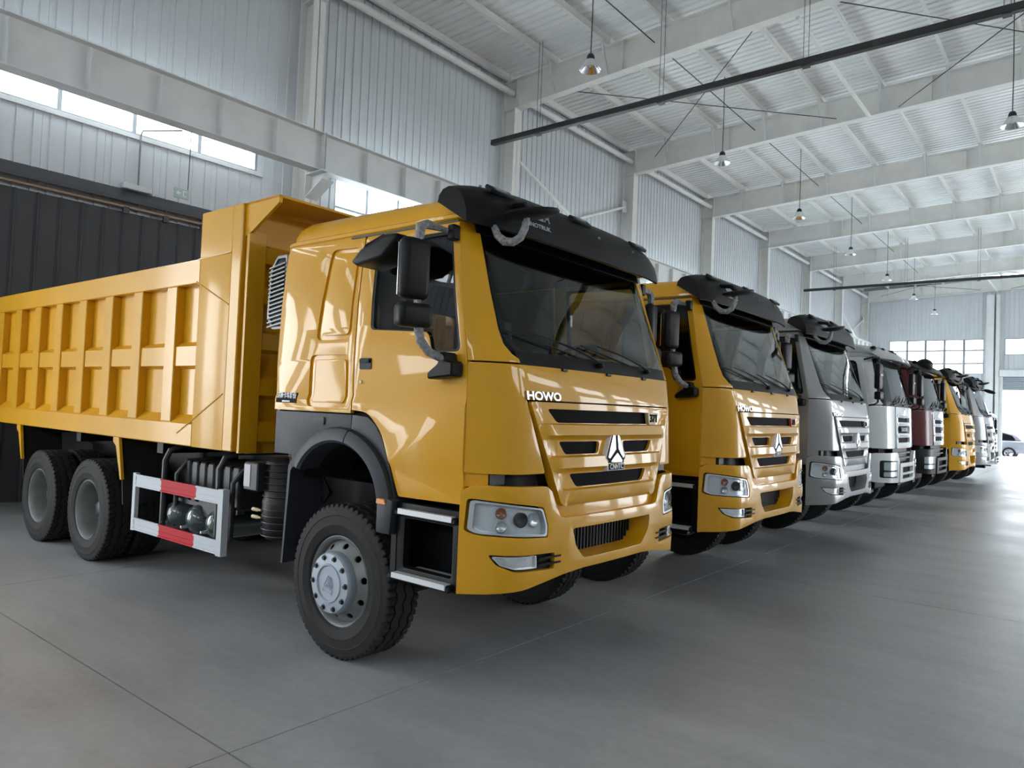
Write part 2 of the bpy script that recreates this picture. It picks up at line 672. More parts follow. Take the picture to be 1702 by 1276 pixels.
# far wall: window, door with roller shutter, second window
op_far = [(-7.25, -1.62, 5.25, 7.55), (-.62, 4.3, 0, 4.25), (-.5, 4.2, 6.5, 7.55)]
wf = solid_wall('wall_far', 'pale ribbed metal end wall with window band and open door', 'y', YF + .03, YF + .14, XL - .2, XR + .2, 11.55, op_far)
# the far wall's sheets are cut exactly at the openings
def far_sheet(a, w, z0, z1):
    pr = sheet_profile(w, max(1, int(round(w / .24))), .02, .028, .012, .03)
    m = MB().prism([(u, -o) for u, o in pr], 'z', 0, z1 - z0).mesh('cladding_sheet', 0)
    link('cladding_sheet', m, 'wall_sheet', wf, (a, YF, z0))
def far_cols(a0, a1, z0, z1):
    n = max(1, int(round((a1 - a0) / .96)))
    w = (a1 - a0) / n
    for i in range(n):
        far_sheet(a0 + i * w, w, z0, z1)
far_cols(XL, -7.25, 0, 11.2)
far_cols(-7.25, -1.62, 0, 5.25); far_cols(-7.25, -1.62, 7.55, 11.2)
far_cols(-1.62, -.62, 0, 11.2)
far_cols(-.62, 4.3, 4.25, 6.5); far_cols(-.62, 4.3, 7.55, 11.2)
far_cols(4.3, XR, 0, 11.2)
far_cols(4.2, 4.3, 6.5, 7.55)

op_right = [(COLY[k] + PW, COLY[k] + 6 * PW, 5.6, 6.8) for k in range(2, len(COLY) - 1)] + [(COLY[k] + PW, COLY[k] + 6 * PW, 0, 4.6) for k in (5, 6, 7, 8)]
wr = solid_wall('wall_right', 'ribbed metal wall across the aisle from the trucks', 'x', XR, XR + .12, YN - .2, YF + .2, ZW, op_right)
op_near = [(-7.5, 1.5, 6.2, 7.6), (6, 13, 6.2, 7.6)]
wn = solid_wall('wall_near', 'ribbed metal end wall behind the viewer', 'y', YN - .12, YN, XL - .2, XR + .2, 11.55, op_near)

# ---- windows: frame + mullions + panes, all built as bars and glass
nwin = [0]
def window(side, a0, a1, z0, z1, fixed, na, rows, glass=True, label=None, mw=.025):
    """rows: z heights of transoms"""
    nwin[0] += 1
    w = .05
    def B(m, p0, p1, q0, q1, d=.05):
        if side in 'lr':
            m.box(fixed - d, fixed + d, p0, p1, q0, q1)
        else:
            m.box(p0, p1, fixed - d, fixed + d, q0, q1)
    m = MB()
    B(m, a0, a1, z0, z0 + w, .07); B(m, a0, a1, z1 - w, z1, .07)
    B(m, a0, a0 + w, z0 + w, z1 - w, .07); B(m, a1 - w, a1, z0 + w, z1 - w, .07)
    f = struct(m.build('window_%d' % nwin[0], 'window_alu', smooth=0), label or 'band of clear windows with thin dark frames in the long wall')
    us = [a0 + (a1 - a0) * i / na for i in range(na + 1)]
    zs = [z0] + rows + [z1]
    for u in us[1:-1]:
        m = MB(); B(m, u - mw, u + mw, z0 + w, z1 - w, .045); m.build('mullion', 'window_alu', f, smooth=0)
    for z in rows:
        m = MB(); B(m, a0 + w, a1 - w, z - mw * .7, z + mw * .7, .04); m.build('transom', 'window_alu', f, smooth=0)
    if glass:
        for u0_, u1_ in zip(us, us[1:]):
            for q0, q1 in zip(zs, zs[1:]):
                m = MB(); B(m, u0_ + .02, u1_ - .02, q0 + .015, q1 - .015, .004); m.build('pane', 'window_glass', f, smooth=0)
    return f
for i, (s, e, z0, z1) in enumerate(win_left):
    window('l', s, e, z0, z1, XL - .08, 5 if z0 < 6 else 4, [6.22, 5.0, 3.7, 2.4] if z0 < 6 else [], mw=.035)
    portal('daylight_window', (XL - .2, (s + e) / 2, (z0 + z1) / 2), e - s, z1 - z0, (1, 0, 0))
for s, e, z0, z1 in door_left:
    portal('daylight_door', (XL - .2, (s + e) / 2, (z0 + z1) / 2), e - s, z1 - z0, (1, 0, 0))
window('f', -7.25, -1.62, 5.25, 7.55, YF + .06, 5, [6.82, 5.95], label='wide gridded window in the far end wall', mw=.07)
window('f', -.5, 4.2, 6.5, 7.55, YF + .06, 3, [], label='short clear window above the far roller door', mw=.05)
portal('daylight_window', (-4.4, YF + .3, 6.4), 5.6, 2.3, (0, -1, 0))
portal('daylight_window', (1.85, YF + .3, 7.0), 4.7, 1.05, (0, -1, 0))
portal('daylight_door', (1.85, YF + .3, 2.1), 4.9, 4.25, (0, -1, 0))
for s, e, z0, z1 in op_right:
    portal('daylight_window', (XR + .25, (s + e) / 2, (z0 + z1) / 2), e - s, z1 - z0, (-1, 0, 0))
for s, e, z0, z1 in op_near:
    portal('daylight_door', ((s + e) / 2, YN - .25, (z0 + z1) / 2), e - s, z1 - z0, (0, 1, 0))

# window-head and sill flashing of the first bay, canopy and sliding door
s1, e1 = COLY[2] + PW, COLY[2] + 6 * PW
struct(MB().box(XL - .02, XL + .07, s1 - .1, e1 + .08, 6.34, 6.42).build('window_sill', 'steel_cool', smooth=0), 'pale sill flashing under the high window band')
d = thing('door_1', 'dark grey ribbed sliding door hung from a rail behind the dump bed', None, (0, 0, 0), kind='structure')
nsh = 18
for i in range(nsh):
    y0 = -2.1 + i * (5.9 / nsh)
    w = 5.9 / nsh
    MB().prism([(XL + .06, y0), (XL + .10, y0), (XL + .10, y0 + .015), (XL + .125, y0 + .03), (XL + .125, y0 + .05), (XL + .10, y0 + .065), (XL + .10, y0 + w - .004), (XL + .06, y0 + w - .004)], 'z', .07, 5.0).build('door_sheet', 'door_dark', d, smooth=0)
MB().tube([(XL + .16, -2.4, 5.09), (XL + .16, 4.0, 5.09)], .035, 8).build('rail', 'satin_silver', d)
for y in (-1.6, .9, 1.6, 2.3, 3.4):
    MB().box(XL + .13, XL + .19, y - .05, y + .05, 4.96, 5.1).build('hanger', 'trim_dark', d, smooth=0)
MB().prism([(XL + .02, 5.2), (XL + .30, 5.14), (XL + .30, 5.2), (XL + .02, 5.42)], 'y', -2.4, 4.05).build('canopy_cover', 'trim_dark', d, smooth=0)

# roller shutter of the far door
d = thing('door_2', 'half raised roller shutter of the far doorway', None, kind='structure')
for i in range(7):
    z = 4.2 + i * .12
    MB().prism([(YF - .10, z), (YF - .14, z + .03), (YF - .14, z + .09), (YF - .10, z + .115)], 'x', -.6, 4.28).build('slat', 'shutter', d, smooth=0)
MB().box(-.72, 4.4, YF - .42, YF - .02, 5.06, 5.5).bevel(.04).build('shutter_box', 'steel_cool', d)
MB().box(-.78, -.55, YF - .2, YF - .02, 0, 5.06).build('guide', 'steel_cool', d, smooth=0)
MB().box(4.2, 4.43, YF - .2, YF - .02, 0, 5.06).build('guide', 'steel_cool', d, smooth=0)

# ---- roof sheets
roofs = struct(MB().box(XL - .3, XRIDGE, YN - .3, YF + .3, 0, .02).build('roof_left', 'roof_sheet', smooth=0), 'silvery ribbed metal roof over the trucks')
roofr = struct(MB().box(XRIDGE, XR + .3, YN - .3, YF + .3, 0, .02).build('roof_right', 'roof_sheet', smooth=0), 'silvery ribbed metal roof over the far aisle')
for r_, xa, xb in ((roofs, XL - .3, XRIDGE), (roofr, XRIDGE, XR + .3)):
    for v in r_.data.vertices:
        v.co.z += zroof(v.co.x) + .33
def roof_sheet_mesh(xa, xb):
    # ribs hang a little below the sheet, running along the slope
    p = PW / 4
    pts = [(0, 0)]
    for k in range(4):
        c = p * (k + .5)
        pts += [(c - .055, 0), (c - .035, .035), (c + .035, .035), (c + .055, 0)]
    pts.append((PW - .004, 0))
    m = MB()
    A = [(a, .30 + o) for a, o in pts]
    rows = [[(xa, a, zroof(xa) + o - .05) for a, o in A], [(xb, a, zroof(xb) + o - .05) for a, o in A]]
    m.grid(rows)
    return m.mesh('roof_sheet', 0)
ml, mr = roof_sheet_mesh(XL, XRIDGE - .01), roof_sheet_mesh(XRIDGE + .01, XR)
for i in range(7 * 10):
    y = COLY[0] + i * PW
    link('roof_sheet', ml, 'roof_sheet', roofs, (0, y, 0))
    if i % 1 == 0:
        link('roof_sheet', mr, 'roof_sheet', roofr, (0, y, 0))

# ---- steel frame: columns, rafters, purlins, crane beams
def ibeam_y(m, x, z0, z1, y0, y1, fw, tf=.02, tw=.012):
    m.box(x - fw / 2, x + fw / 2, y0, y1, z1 - tf, z1)
    m.box(x - fw / 2, x + fw / 2, y0, y1, z0, z0 + tf)
    m.box(x - tw / 2, x + tw / 2, y0, y1, z0 + tf, z1 - tf)
ordinal = ['first', 'second', 'third', 'fourth', 'fifth', 'sixth', 'seventh', 'eighth', 'ninth', 'tenth', 'eleventh']
def column(y, x_in, x_out, top, label, corbel=True):
    s = 1 if x_in > x_out else -1
    o = thing('steel_column', label, None, (0, y, 0), kind='structure')
    m = MB()
    m.box(min(x_in, x_in - s * .025), max(x_in, x_in - s * .025), -.15, .15, 0, top)
    m.box(min(x_out, x_out + s * .025), max(x_out, x_out + s * .025), -.15, .15, 0, top)
    m.box(min(x_in, x_out), max(x_in, x_out), -.008, .008, 0, top)
    m.build('shaft', 'steel_white', o, smooth=0)
    MB().box(min(x_in, x_out) - .02, max(x_in, x_out) + .02, -.18, .18, 0, .03).build('base_plate', 'steel_white', o, smooth=0)
    if corbel:
        m = MB()
        m.box(min(x_in, x_in + s * .55), max(x_in, x_in + s * .55), -.15, .15, 6.52, 6.55)
        m.prism([(x_in, 6.05), (x_in + s * .55, 6.36), (x_in + s * .55, 6.52), (x_in, 6.52)], 'y', -.01, .01)
        m.obox((x_in + s * .27, 0, 6.2), (s * .87, 0, .49), (0, 1, 0), (-s * .49, 0, .87), .32, .15, .012)
        m.build('bracket', 'steel_cool', o, smooth=0)
    return o
for k, y in enumerate(COLY):
    if k < 2:
        continue
    column(y if k < 10 else y - .05, -8.6, -9.06, 10.3, '%s pale steel column of the wall behind the trucks, counted from the dump bed' % ordinal[k - 2])
for k, y in enumerate(COLY[:2]):
    column(y, -8.6, -9.06, 10.3, 'pale steel column beside the open side doorway, %s from the near end' % ordinal[k])
for k, y in enumerate(COLY):
    column(y, 15.6, 16.06, 10.3, 'pale steel column of the aisle wall, %s from the near end' % ordinal[k], False)
# end-wall posts
for x, l, w in ((-1.28, 'wide pale end wall post between window and far doorway', .42), (-.86, 'narrow beige end wall post at the far doorway edge', .2)):
    o = thing('end_post', l, None, kind='structure')
    MB().box(x - w / 2, x + w / 2, YF - .28, YF - .25, 0, 10.4).box(x - .01, x + .01, YF - .25, YF - .04, 0, 10.4).box(x - w / 2, x + w / 2, YF - .04, YF, 0, 10.4).build('shaft', 'steel_cool', o, smooth=0)
    MB().box(x - w / 2 - .04, x + w / 2 + .04, YF - .32, YF, 0, .03).build('base_plate', 'steel_cool', o, smooth=0)

PURX = [-7.3 + 1.66 * k for k in range(7)]
def rafter(y, label):
    o = thing('rafter', label, None, (0, y, 0), kind='structure')
    for sgn in (1, -1):
        def X(x):
            return x if sgn == 1 else 2 * XRIDGE - x
        xa, xm, xb = -9.05, -4.0, XRIDGE
        top = lambda x: zroof(x)
        bot = lambda x: lerp_table([(-9.05, 10.26), (-4.0, 10.52), (XRIDGE, 10.82)], x)
        m = MB()
        for p, q in ((xa, xm), (xm, xb)):
            P, Q = X(p), X(q)
            for (z0p, z1p, z0q, z1q, hw) in ((top(p) - .02, top(p), top(q) - .02, top(q), .13), (bot(p), bot(p) + .02, bot(q), bot(q) + .02, .13), (bot(p) + .02, top(p) - .02, bot(q) + .02, top(q) - .02, .006)):
                m.prism([(P, z0p), (Q, z0q), (Q, z1q), (P, z1p)], 'y', -hw, hw)
        m.build('girder', 'steel_white', o, smooth=0)
        for i, px in enumerate(PURX):
            if sgn == -1 and px > 2:
                continue
            # fly brace from bottom flange to purlin, and a stiffener plate
            m = MB()
            m.bar((X(px), -.10, bot(px) + .03), (X(px), -.42, top(px) + .02), .05, .012)
            m.bar((X(px) + .03, -.10, bot(px) + .03), (X(px) + .03, -.42, top(px) + .02), .012, .05)
            m.build('brace', 'steel_cool', o, smooth=0)
        for px in (-8.6, -5.2, .6):
            MB().box(X(px) - .006, X(px) + .006, -.12, .12, bot(px) + .02, top(px) - .02).build('stiffener', 'steel_white', o, smooth=0)
    return o
for k, y in enumerate(COLY):
    rafter(y if k < 10 else y - .1, 'pale tapered roof rafter on the %s column line from the near end' % ordinal[k])

# purlins: a Z section per bay and line
def purlin_mesh():
    m = MB()
    L = BAY - .02
    m.box(-.006, .006, .01, L, 0, .25)
    m.box(0, .08, .01, L, 0, .012)
    m.box(-.08, 0, .01, L, .238, .25)
    m.box(.068, .08, .01, L, 0, .03)
    return m.mesh('purlin', 0)
pm = purlin_mesh()
for k in range(len(COLY) - 1):
    for i, px in enumerate([-8.95] + PURX):
        o = link('purlin', pm, 'steel_white', None, (px, COLY[k], zroof(px) + .005))
        struct(o, 'pale steel roof purlin between two rafters'); o['group'] = 'roof purlins'
        x2 = 2 * XRIDGE - px
        if i < 7:
            o = link('purlin', pm, 'steel_white', None, (x2, COLY[k], zroof(x2) + .005))
            struct(o, 'pale steel roof purlin between two rafters'); o['group'] = 'roof purlins'
# eave struts: round tubes along the top of the wall
em = MB().tube([(0, .12, 0), (0, BAY - .12, 0)], .085, 14).mesh('eave_tube', 40)
for k in range(len(COLY) - 1):
    o = link('eave_beam', em, 'steel_white', None, (-8.72, COLY[k], 10.72))
    struct(o, 'round pale eave tube between two columns at the wall head'); o['group'] = 'eave tubes'

# crane runway beams, one per bay, with stiffeners every 1.12 m
def runway():
    m = MB()
    ibeam_y(m, 0, 0, .8, .012, BAY - .012, .30, .022, .012)
    return m.mesh('runway_beam', 0)
rb = runway()
stm = MB().box(.006, .148, -.012, .012, .022, .72).mesh('stiffener', 0)
epm = MB().box(-.15, .15, 0, .012, 0, .8).mesh('end_plate', 0)
for k in range(len(COLY) - 1):
    o = link('crane_beam', rb, 'steel_cool', None, (-8.32, COLY[k], 6.56))
    struct(o, 'grey crane runway beam, %s span from the near end' % ordinal[k])
    for i in range(1, 6):
        link('stiffener', stm, 'steel_cool', o, (0, i * 1.123, 0))
    link('end_plate', epm, 'steel_cool', o, (0, .012, 0))
    link('end_plate', epm, 'steel_cool', o, (0, BAY - .024, 0))

# wall bracing in two bays
for yb, where in ((COLY[4], 'above the first two cabs'), (COLY[9], 'by the far end wall')):
    for a, b, t in (((yb + .2, 9.0), (yb + 6.5, 6.75), 'falling away'), ((yb + 6.5, 9.1), (yb + .2, 6.75), 'rising away')):
        o = thing('wall_brace', 'pale diagonal wall brace %s, %s' % (t, where), 'brace')
        xx = -8.88 if 'rising' in t else -8.80
        MB().tube([(xx, a[0], a[1]), (xx, b[0], b[1])], .045, 10).build('tube', 'steel_white', o)
        for p in (a, b):
            MB().obox((xx, p[0], p[1]), (1, 0, 0), (0, 1, 0), (0, 0, 1), .008, .16, .2).build('gusset', 'steel_white', o, smooth=0)

# roof cross bracing rods
def rod(name, label, p, q, r=.012, material='bar_black', cat='rod', group=None):
    return tag(MB().tube([p, q], r, 8).build(name, material), label, cat, group)
for yb, where in ((COLY[4], 'over the first two cabs'), (COLY[9], 'before the far end wall')):
    ya, yc = yb + .15, yb + BAY - .15
    for x0, x1, t in ((-7.8, -1.85, 'wall side'), (-.2, 5.2, 'aisle side')):
        rod('brace_rod', 'thin dark roof brace rod running outwards, %s, %s' % (t, where), (x0, ya, 10.75), (x1, yc, 10.75))
        rod('brace_rod', 'thin dark roof brace rod running back inwards, %s, %s' % (t, where), (x1, ya, 10.72), (x0, yc, 10.72))
    rod('tie_tube', 'round pale roof tie tube %s' % where, (-.95, ya, 10.62), (-.95, yc, 10.62), .05, 'steel_white', 'tube')
# conduit that feeds the lamps
rod('conduit', 'thin dark cable conduit along the roof above the pendant lamps', (-4.35, YN + .5, 10.98), (-4.35, 51, 10.98), .014, 'trim_dark', 'conduit')

# hanging black busbars across the hall
def busbar(y, z, x0, x1, label, hx):
    o = thing('busbar', label, 'busbar', (0, y, 0))
    m = MB().box(x0, x1, -.05, .05, z - .07, z + .07).bevel(.01, 1)
    m.build('casing', 'bar_black', o)
    MB().box(x0, x1, .05, .12, z - .05, z + .03).build('side_channel', 'dark_steel', o, smooth=0)
    for x in hx:
        m = MB()
        for dx in (-.05, .05):
            m.tube([(x + dx, 0, z - .12), (x + dx, 0, zroof(x) + .02)], .006, 6)
        m.box(x - .07, x + .07, -.07, .07, z - .11, z - .09)
        m.build('hanger', 'trim_dark', o, smooth=0)
        MB().box(x + .25, x + .5, -.054, -.05, z - .012, z + .012).build('connector', 'dark_steel', o, smooth=0)
    return o
busbar(9.9, 8.9, -8.45, 14, 'long black busbar hung across the hall over the first dump truck', [-6.9, -3.45, -.3, 3.0, 6.2, 9.4, 12.6])
busbar(36.6, 8.95, -8.5, 14, 'black busbar hung across the hall near the far end', [-6.9, -3.45, -.3, 3.0, 6.2, 9.4, 12.6])

# pendant lamps
def lamp_parts():
    shade = MB().lathe([(.035, .235), (.075, .225), (.10, .19), (.15, .11), (.19, .05), (.225, 0), (.222, -.004), (.186, .045), (.145, .105), (.09, .185), (.03, .22)], (0, 0, 0), 'z', 32).mesh('shade', 50)
    cap = MB().lathe([(.0, .33), (.05, .325), (.075, .29), (.085, .225), (.03, .215)], (0, 0, 0), 'z', 20).mesh('cap', 40)
    bulb = MB().sphere((0, 0, .12), .045, .045, .07, 12, 8).mesh('bulb', 60)
    return shade, cap, bulb
LS, LC, LB = lamp_parts()
def pendant(x, y, z, label):
    o = thing('pendant_lamp', label, 'lamp', (x, y, z), group='industrial pendant lamps')
    link('shade', LS, 'lamp_aluminium', o)
    link('cap', LC, 'bar_black', o)
    link('bulb', LB, 'lettering_white', o)
    MB().tube([(0, 0, .32), (.01, 0, 1.2), (0, 0, zroof(x) - z + .012)], .011, 6).build('cord', 'bar_black', o)
lampY = [7.75, 14.5, 21.2, 28.0, 34.8, 41.5, 48.2]
for i, y in enumerate(lampY):
    pendant(-3.95, y, 8.86, 'aluminium bell pendant lamp, %s of the row over the truck cabs' % ordinal[i])
pendant(2.69, 14.9, 8.62, 'aluminium bell pendant lamp over the open aisle')

# wall fittings: exit sign on its cable, conduit pipe, junction tray
o = thing('exit_sign', 'small pale exit sign hanging from a cable under the crane beam', 'sign', (-8.45, 1.62, 5.42))
MB().box(-.012, .012, -.14, .14, -.09, .09).bevel(.006, 1).build('panel', 'sign_green', o)
MB().tube([(0, .11, .09), (0, .12, 1.14)], .008, 6).build('cable', 'bar_black', o)
m = MB()
m.prism([(-.11, 0), (-.06, .035), (-.06, .012), (-.02, .012), (-.02, -.012), (-.06, -.012), (-.06, -.035)], 'x', .0125, .016)
m.box(.0125, .016, .02, .035, -.05, .05).box(.0125, .016, .035, .08, -.05, -.038).box(.0125, .016, .035, .08, .038, .05)
m.build('pictogram', 'lettering_white', o, smooth=0)
rod('conduit', 'thin pipe rising from the wall to the crane beam above the sliding door', (-9.03, 1.12, 5.5), (-9.03, 1.12, 6.42), .016, 'rim_grey', 'conduit')
tag(MB().tube([(-9.03, 1.12, 6.42), (-8.98, 1.13, 6.5), (-8.5, 1.60, 6.555)], .016, 8).build('conduit', 'rim_grey'), 'slanting pipe end bent towards the crane beam above the window sill', 'conduit')
tag(MB().box(-9.07, -8.98, .85, 1.35, 5.42, 5.52).bevel(.01, 1).build('junction_box', 'steel_cool'), 'flat grey junction box on the wall over the sliding door', 'box')
# ================================================================== wheels (built once, shared)
TR, TWD = .555, .31
def tri(t):
    t = t % 1.0
    return 4 * t - 1 if t < .5 else 3 - 4 * t
def tyre_mesh():
    n, per = 240, 4
    # (y, depth, zigzag) columns across the tread
    cols = [(-.140, .010, 0), (-.132, 0, 0), (-.098, 0, .3), (-.088, 0, 1), (-.085, .015, 1), (-.074, .015, 1), (-.071, 0, 1),
            (-.008, 0, 1), (-.005, .015, 1), (.005, .015, 1), (.008, 0, 1),
            (.071, 0, 1), (.074, .015, 1), (.085, .015, 1), (.088, 0, 1), (.098, 0, .3), (.132, 0, 0), (.140, .010, 0)]
    m = MB()
    rows = []
    for i in range(n):
        a = 2 * PI * i / n
        row = []
        # side wall, outer
        side = [(.312, -.112), (.322, -.128), (.34, -.147), (.345, -.150), (.40, -.155), (.405, -.1575), (.42, -.155), (.47, -.151), (.475, -.154), (.485, -.150), (.515, -.146)]
        slot = (i % per) == 0
        for r, y in side:
            row.append((r, y))
        for y, d, z in cols:
            dd = d
            if abs(y) > .095 and slot:
                dd += .018
            row.append((TR - dd, y + .011 * z * tri(i / (per * 2))))
        for r, y in side[::-1]:
            row.append((r, -y))
        rows.append([(r * math.cos(a), y, r * math.sin(a)) for r, y in row])
    V = [[m.bm.verts.new(p) for p in r] for r in rows]
    for i in range(n):
        A, B = V[i], V[(i + 1) % n]
        for j in range(len(A) - 1):
            m.bm.faces.new((A[j], A[j + 1], B[j + 1], B[j]))
        m.bm.faces.new((A[-1], A[0], B[0], B[-1]))
    return m.mesh('tyre', 32)
TYRE = tyre_mesh()

def disc_plate(r0, r1, t0, t1, nh, rh, ha, hr, th=.012):
    """conical ring with nh oval holes, outer side towards -y"""
    K = .25
    holes = []
    for i in range(nh):
        a = 2 * PI * (i + .5) / nh
        holes.append([(a * K + ha * math.cos(2 * PI * k / 12), rh + hr * math.sin(2 * PI * k / 12)) for k in range(12)])
    def f(u, v, w):
        a = u / K
        t = t0 + (t1 - t0) * (v - r0) / (r1 - r0)
        return (v * math.cos(a), -(t + w), v * math.sin(a))
    return MB().plate([(0, r0), (2 * PI * K, r0), (2 * PI * K, r1), (0, r1)], holes, f, th, cu=[2 * PI * K * i / 48 for i in range(1, 48)])
FRIM = MB().lathe([(.30, .10), (.312, -.04), (.312, -.112), (.322, -.135), (.331, -.132), (.331, -.124), (.320, -.140), (.308, -.132), (.298, -.11), (.292, -.08), (.288, .0), (.286, .10)][::-1], (0, 0, 0), 'y', 56, closed=True).mesh('rim', 35)
FDISC = disc_plate(.20, .292, .165, .085, 10, .256, .025, .019).mesh('wheel_disc', 35)
FHUB = MB().lathe([(.0, -.222), (.118, -.222), (.126, -.234), (.134, -.234), (.140, -.226), (.206, -.220), (.216, -.210), (.221, -.19), (.217, -.13), (.20, -.10)], (0, 0, 0), 'y', 56).mesh('hub_cover', 35)
FDRUM = MB().lathe([(.0, .0), (.272, .0), (.275, .02), (.275, .12), (.0, .12)], (0, 0, 0), 'y', 32).mesh('brake_drum', 35)
NUT = MB().lathe([(.0, -.020), (.012, -.020), (.013, -.008), (.021, -.006), (.022, .004)], (0, 0, 0), 'y', 12).mesh('lug_nut', 40)
RRIM = MB().lathe([(.30, .12), (.312, -.05), (.312, -.112), (.322, -.135), (.331, -.134), (.331, -.126), (.320, -.142), (.308, -.132), (.29, -.07), (.28, .0), (.272, .08), (.20, .10), (.13, .11), (.13, .12)], (0, 0, 0), 'y', 56).mesh('rim', 35)
RHUB = MB().lathe([(.0, -.03), (.06, -.03), (.075, -.02), (.08, .0), (.105, .005), (.11, .02), (.135, .025), (.14, .115)], (0, 0, 0), 'y', 32).mesh('hub', 40)
def emblem_polys():
    """front emblem outlines in a unit frame: x -0.5..0.5, y 0..1 (outer badge, dark inlay, three silver blades)"""
    outer = [(-.42, 0), (.42, 0), (.40, .22), (.50, .30), (.14, .99), (.03, .92), (-.10, 1.0), (-.50, .29), (-.40, .2)]
    dark = [(-.37, .17), (.37, .17), (.37, .225), (.455, .305), (.115, .935), (.03, .875), (-.085, .945), (-.455, .30), (-.37, .225)]
    bl = [(-.41, .31), (-.315, .275), (-.01, .49), (-.03, .85), (-.095, .90)]
    br = [(.41, .315), (.325, .275), (.10, .485), (.075, .85), (.11, .885)]
    bb = [(-.26, .185), (.28, .185), (.28, .235), (.05, .41), (-.26, .225)]
    return outer, dark, bl, br, bb
def hub_emblem():
    m = MB()
    for poly in emblem_polys()[2:]:
        pts = [(x * .12, -.227, (y - .5) * .13) for x, y in poly]
        m.tube(pts, .0028, 5, closed=True)
    m.tube([(-.05, -.227, -.068), (.05, -.227, -.068), (.05, -.227, -.043), (-.05, -.227, -.043)], .0028, 5, closed=True)
    return m.mesh('hub_emblem', 40)
HEMB = hub_emblem()

def wheel(parent, x, y, kind, far=False, spin=0.0, name='wheel', steer=0.0):
    o = link(name, TYRE, 'rubber', parent, (x, y, TR))
    o.rotation_euler = (0, spin, (PI if far else 0) + steer)
    if kind == 'front':
        link('rim', FRIM, 'rim_grey', o)
        link('wheel_disc', FDISC, 'rim_grey', o)
        link('brake_drum', FDRUM, 'chassis_black', o)
        link('hub_cover', FHUB, 'hub_blue', o)
        if not far:
            link('hub_emblem', HEMB, 'hub_blue', o)
            for i in range(10):
                a = 2 * PI * (i + .3) / 10
                link('lug_nut', NUT, 'dark_steel', o, (.183 * math.cos(a), -.219, .183 * math.sin(a)))
    else:
        link('rim', RRIM, 'rim_grey', o)
        link('hub', RHUB, 'dark_steel', o)
        for i in range(8):
            a = 2 * PI * i / 8
            link('lug_nut', NUT, 'dark_steel', o, (.115 * math.cos(a), .012, .115 * math.sin(a)))
    return o

# ================================================================== cab surface functions
HALF = [(1.2, 1.235), (1.43, 1.243), (1.47, 1.256), (1.86, 1.256), (1.90, 1.243), (2.15, 1.25), (2.6, 1.235), (3.08, 1.19)]
def yside(z):
    return lerp_table(HALF, z)
BT = [(.65, 1.545), (1.0, 1.555), (1.22, 1.54), (1.44, 1.53), (1.9, 1.505), (2.15, 1.46), (2.6, 1.272), (3.06, 1.07), (3.3, .97)]
XE = [(.65, 1.21), (2.14, 1.21), (3.08, 1.03), (3.3, .99)]
def kcurve(y):
    a = abs(y)
    return .05 * a * a + .25 * max(0, (a - .95) / .3) ** 2.2
def fsurf(y, z, w=0.0):
    def X(yy):
        b = lerp_table(BT, z)
        return b - (b - lerp_table(XE, z)) / .328 * kcurve(yy)
    d = (X(y + .01) - X(y - .01)) / .02
    n = math.hypot(1, d)
    hw = yside(max(z, 1.9)) / 1.25
    return (X(y) + w / n, (y - w * d / n) * hw, z)
CUY = [-1.22, -1.19, -1.15, -1.1, -1.05, -1.0, -.95, -.8, -.6, -.4, -.2, 0, .2, .4, .6, .8, .95, 1.0, 1.05, 1.1, 1.15, 1.19, 1.22]
def smap(s):
    return lambda x, z, w: (x, s * (yside(z) + w), z)

def on_front(me, y, z, w, tilt=True):
    """place flat lettering (x right, y up) on the cab front at (y,z)"""
    for v in me.vertices:
        v.co = Vector(fsurf(y + v.co.x, z + v.co.y, w + v.co.z))
    return me

def headlight(bp, s, prefix=''):
    """headlight unit let into the bumper: housing, reflector, lens, lamps"""
    hl = [(s * 1.225, 1.285), (s * .835, 1.225), (s * .795, 1.12), (s * .80, 1.05), (s * 1.20, 1.08), (s * 1.232, 1.10)]
    hl = rpoly(hl, .02, 3)
    if s > 0:
        hl = hl[::-1]
    fm = lambda y, z, w: fsurf(y, z, w + .02)
    o = MB().plate(hl, [], fm, .01, cu=CUY, front=-.034).build('headlight', 'reflector_white', bp)
    inner = [(u + (s * 1.02 - u) * .07, v + (1.165 - v) * .12) for u, v in hl]
    m = MB().plate(hl, [inner], fm, .05, cu=CUY, front=.004)
    m.build('headlight_bezel', 'satin_silver', o)
    m = MB().plate(inner, [], fm, .004, cu=CUY, front=-.002)
    m.build('lens', 'lens_clear', o)
    def lampat(yy, zz, r, material, nm, d=.03):
        p = Vector(fsurf(s * yy, zz, -.014))
        q = Vector(fsurf(s * yy, zz, -.014 + d))
        ax = (q - p).normalized()
        m = MB()
        m.lathe([(r, 0), (r * 1.05, d * .6), (r * .9, d * .8), (r * .7, d * .55), (0, d * .35)], (0, 0, 0), 'x', 20)
        rot = Vector((1, 0, 0)).rotation_difference(ax).to_matrix()
        for v in m.bm.verts:
            v.co = rot @ v.co + p
        m.build(nm, material, o)
    lampat(1.115, 1.205, .034, 'lamp_lens_red', 'turn_lamp')
    lampat(1.115, 1.125, .036, 'satin_silver', 'dip_reflector')
    lampat(1.01, 1.165, .045, 'dark_steel', 'projector', .04)
    lampat(.90, 1.155, .045, 'satin_silver', 'main_reflector')
    return o

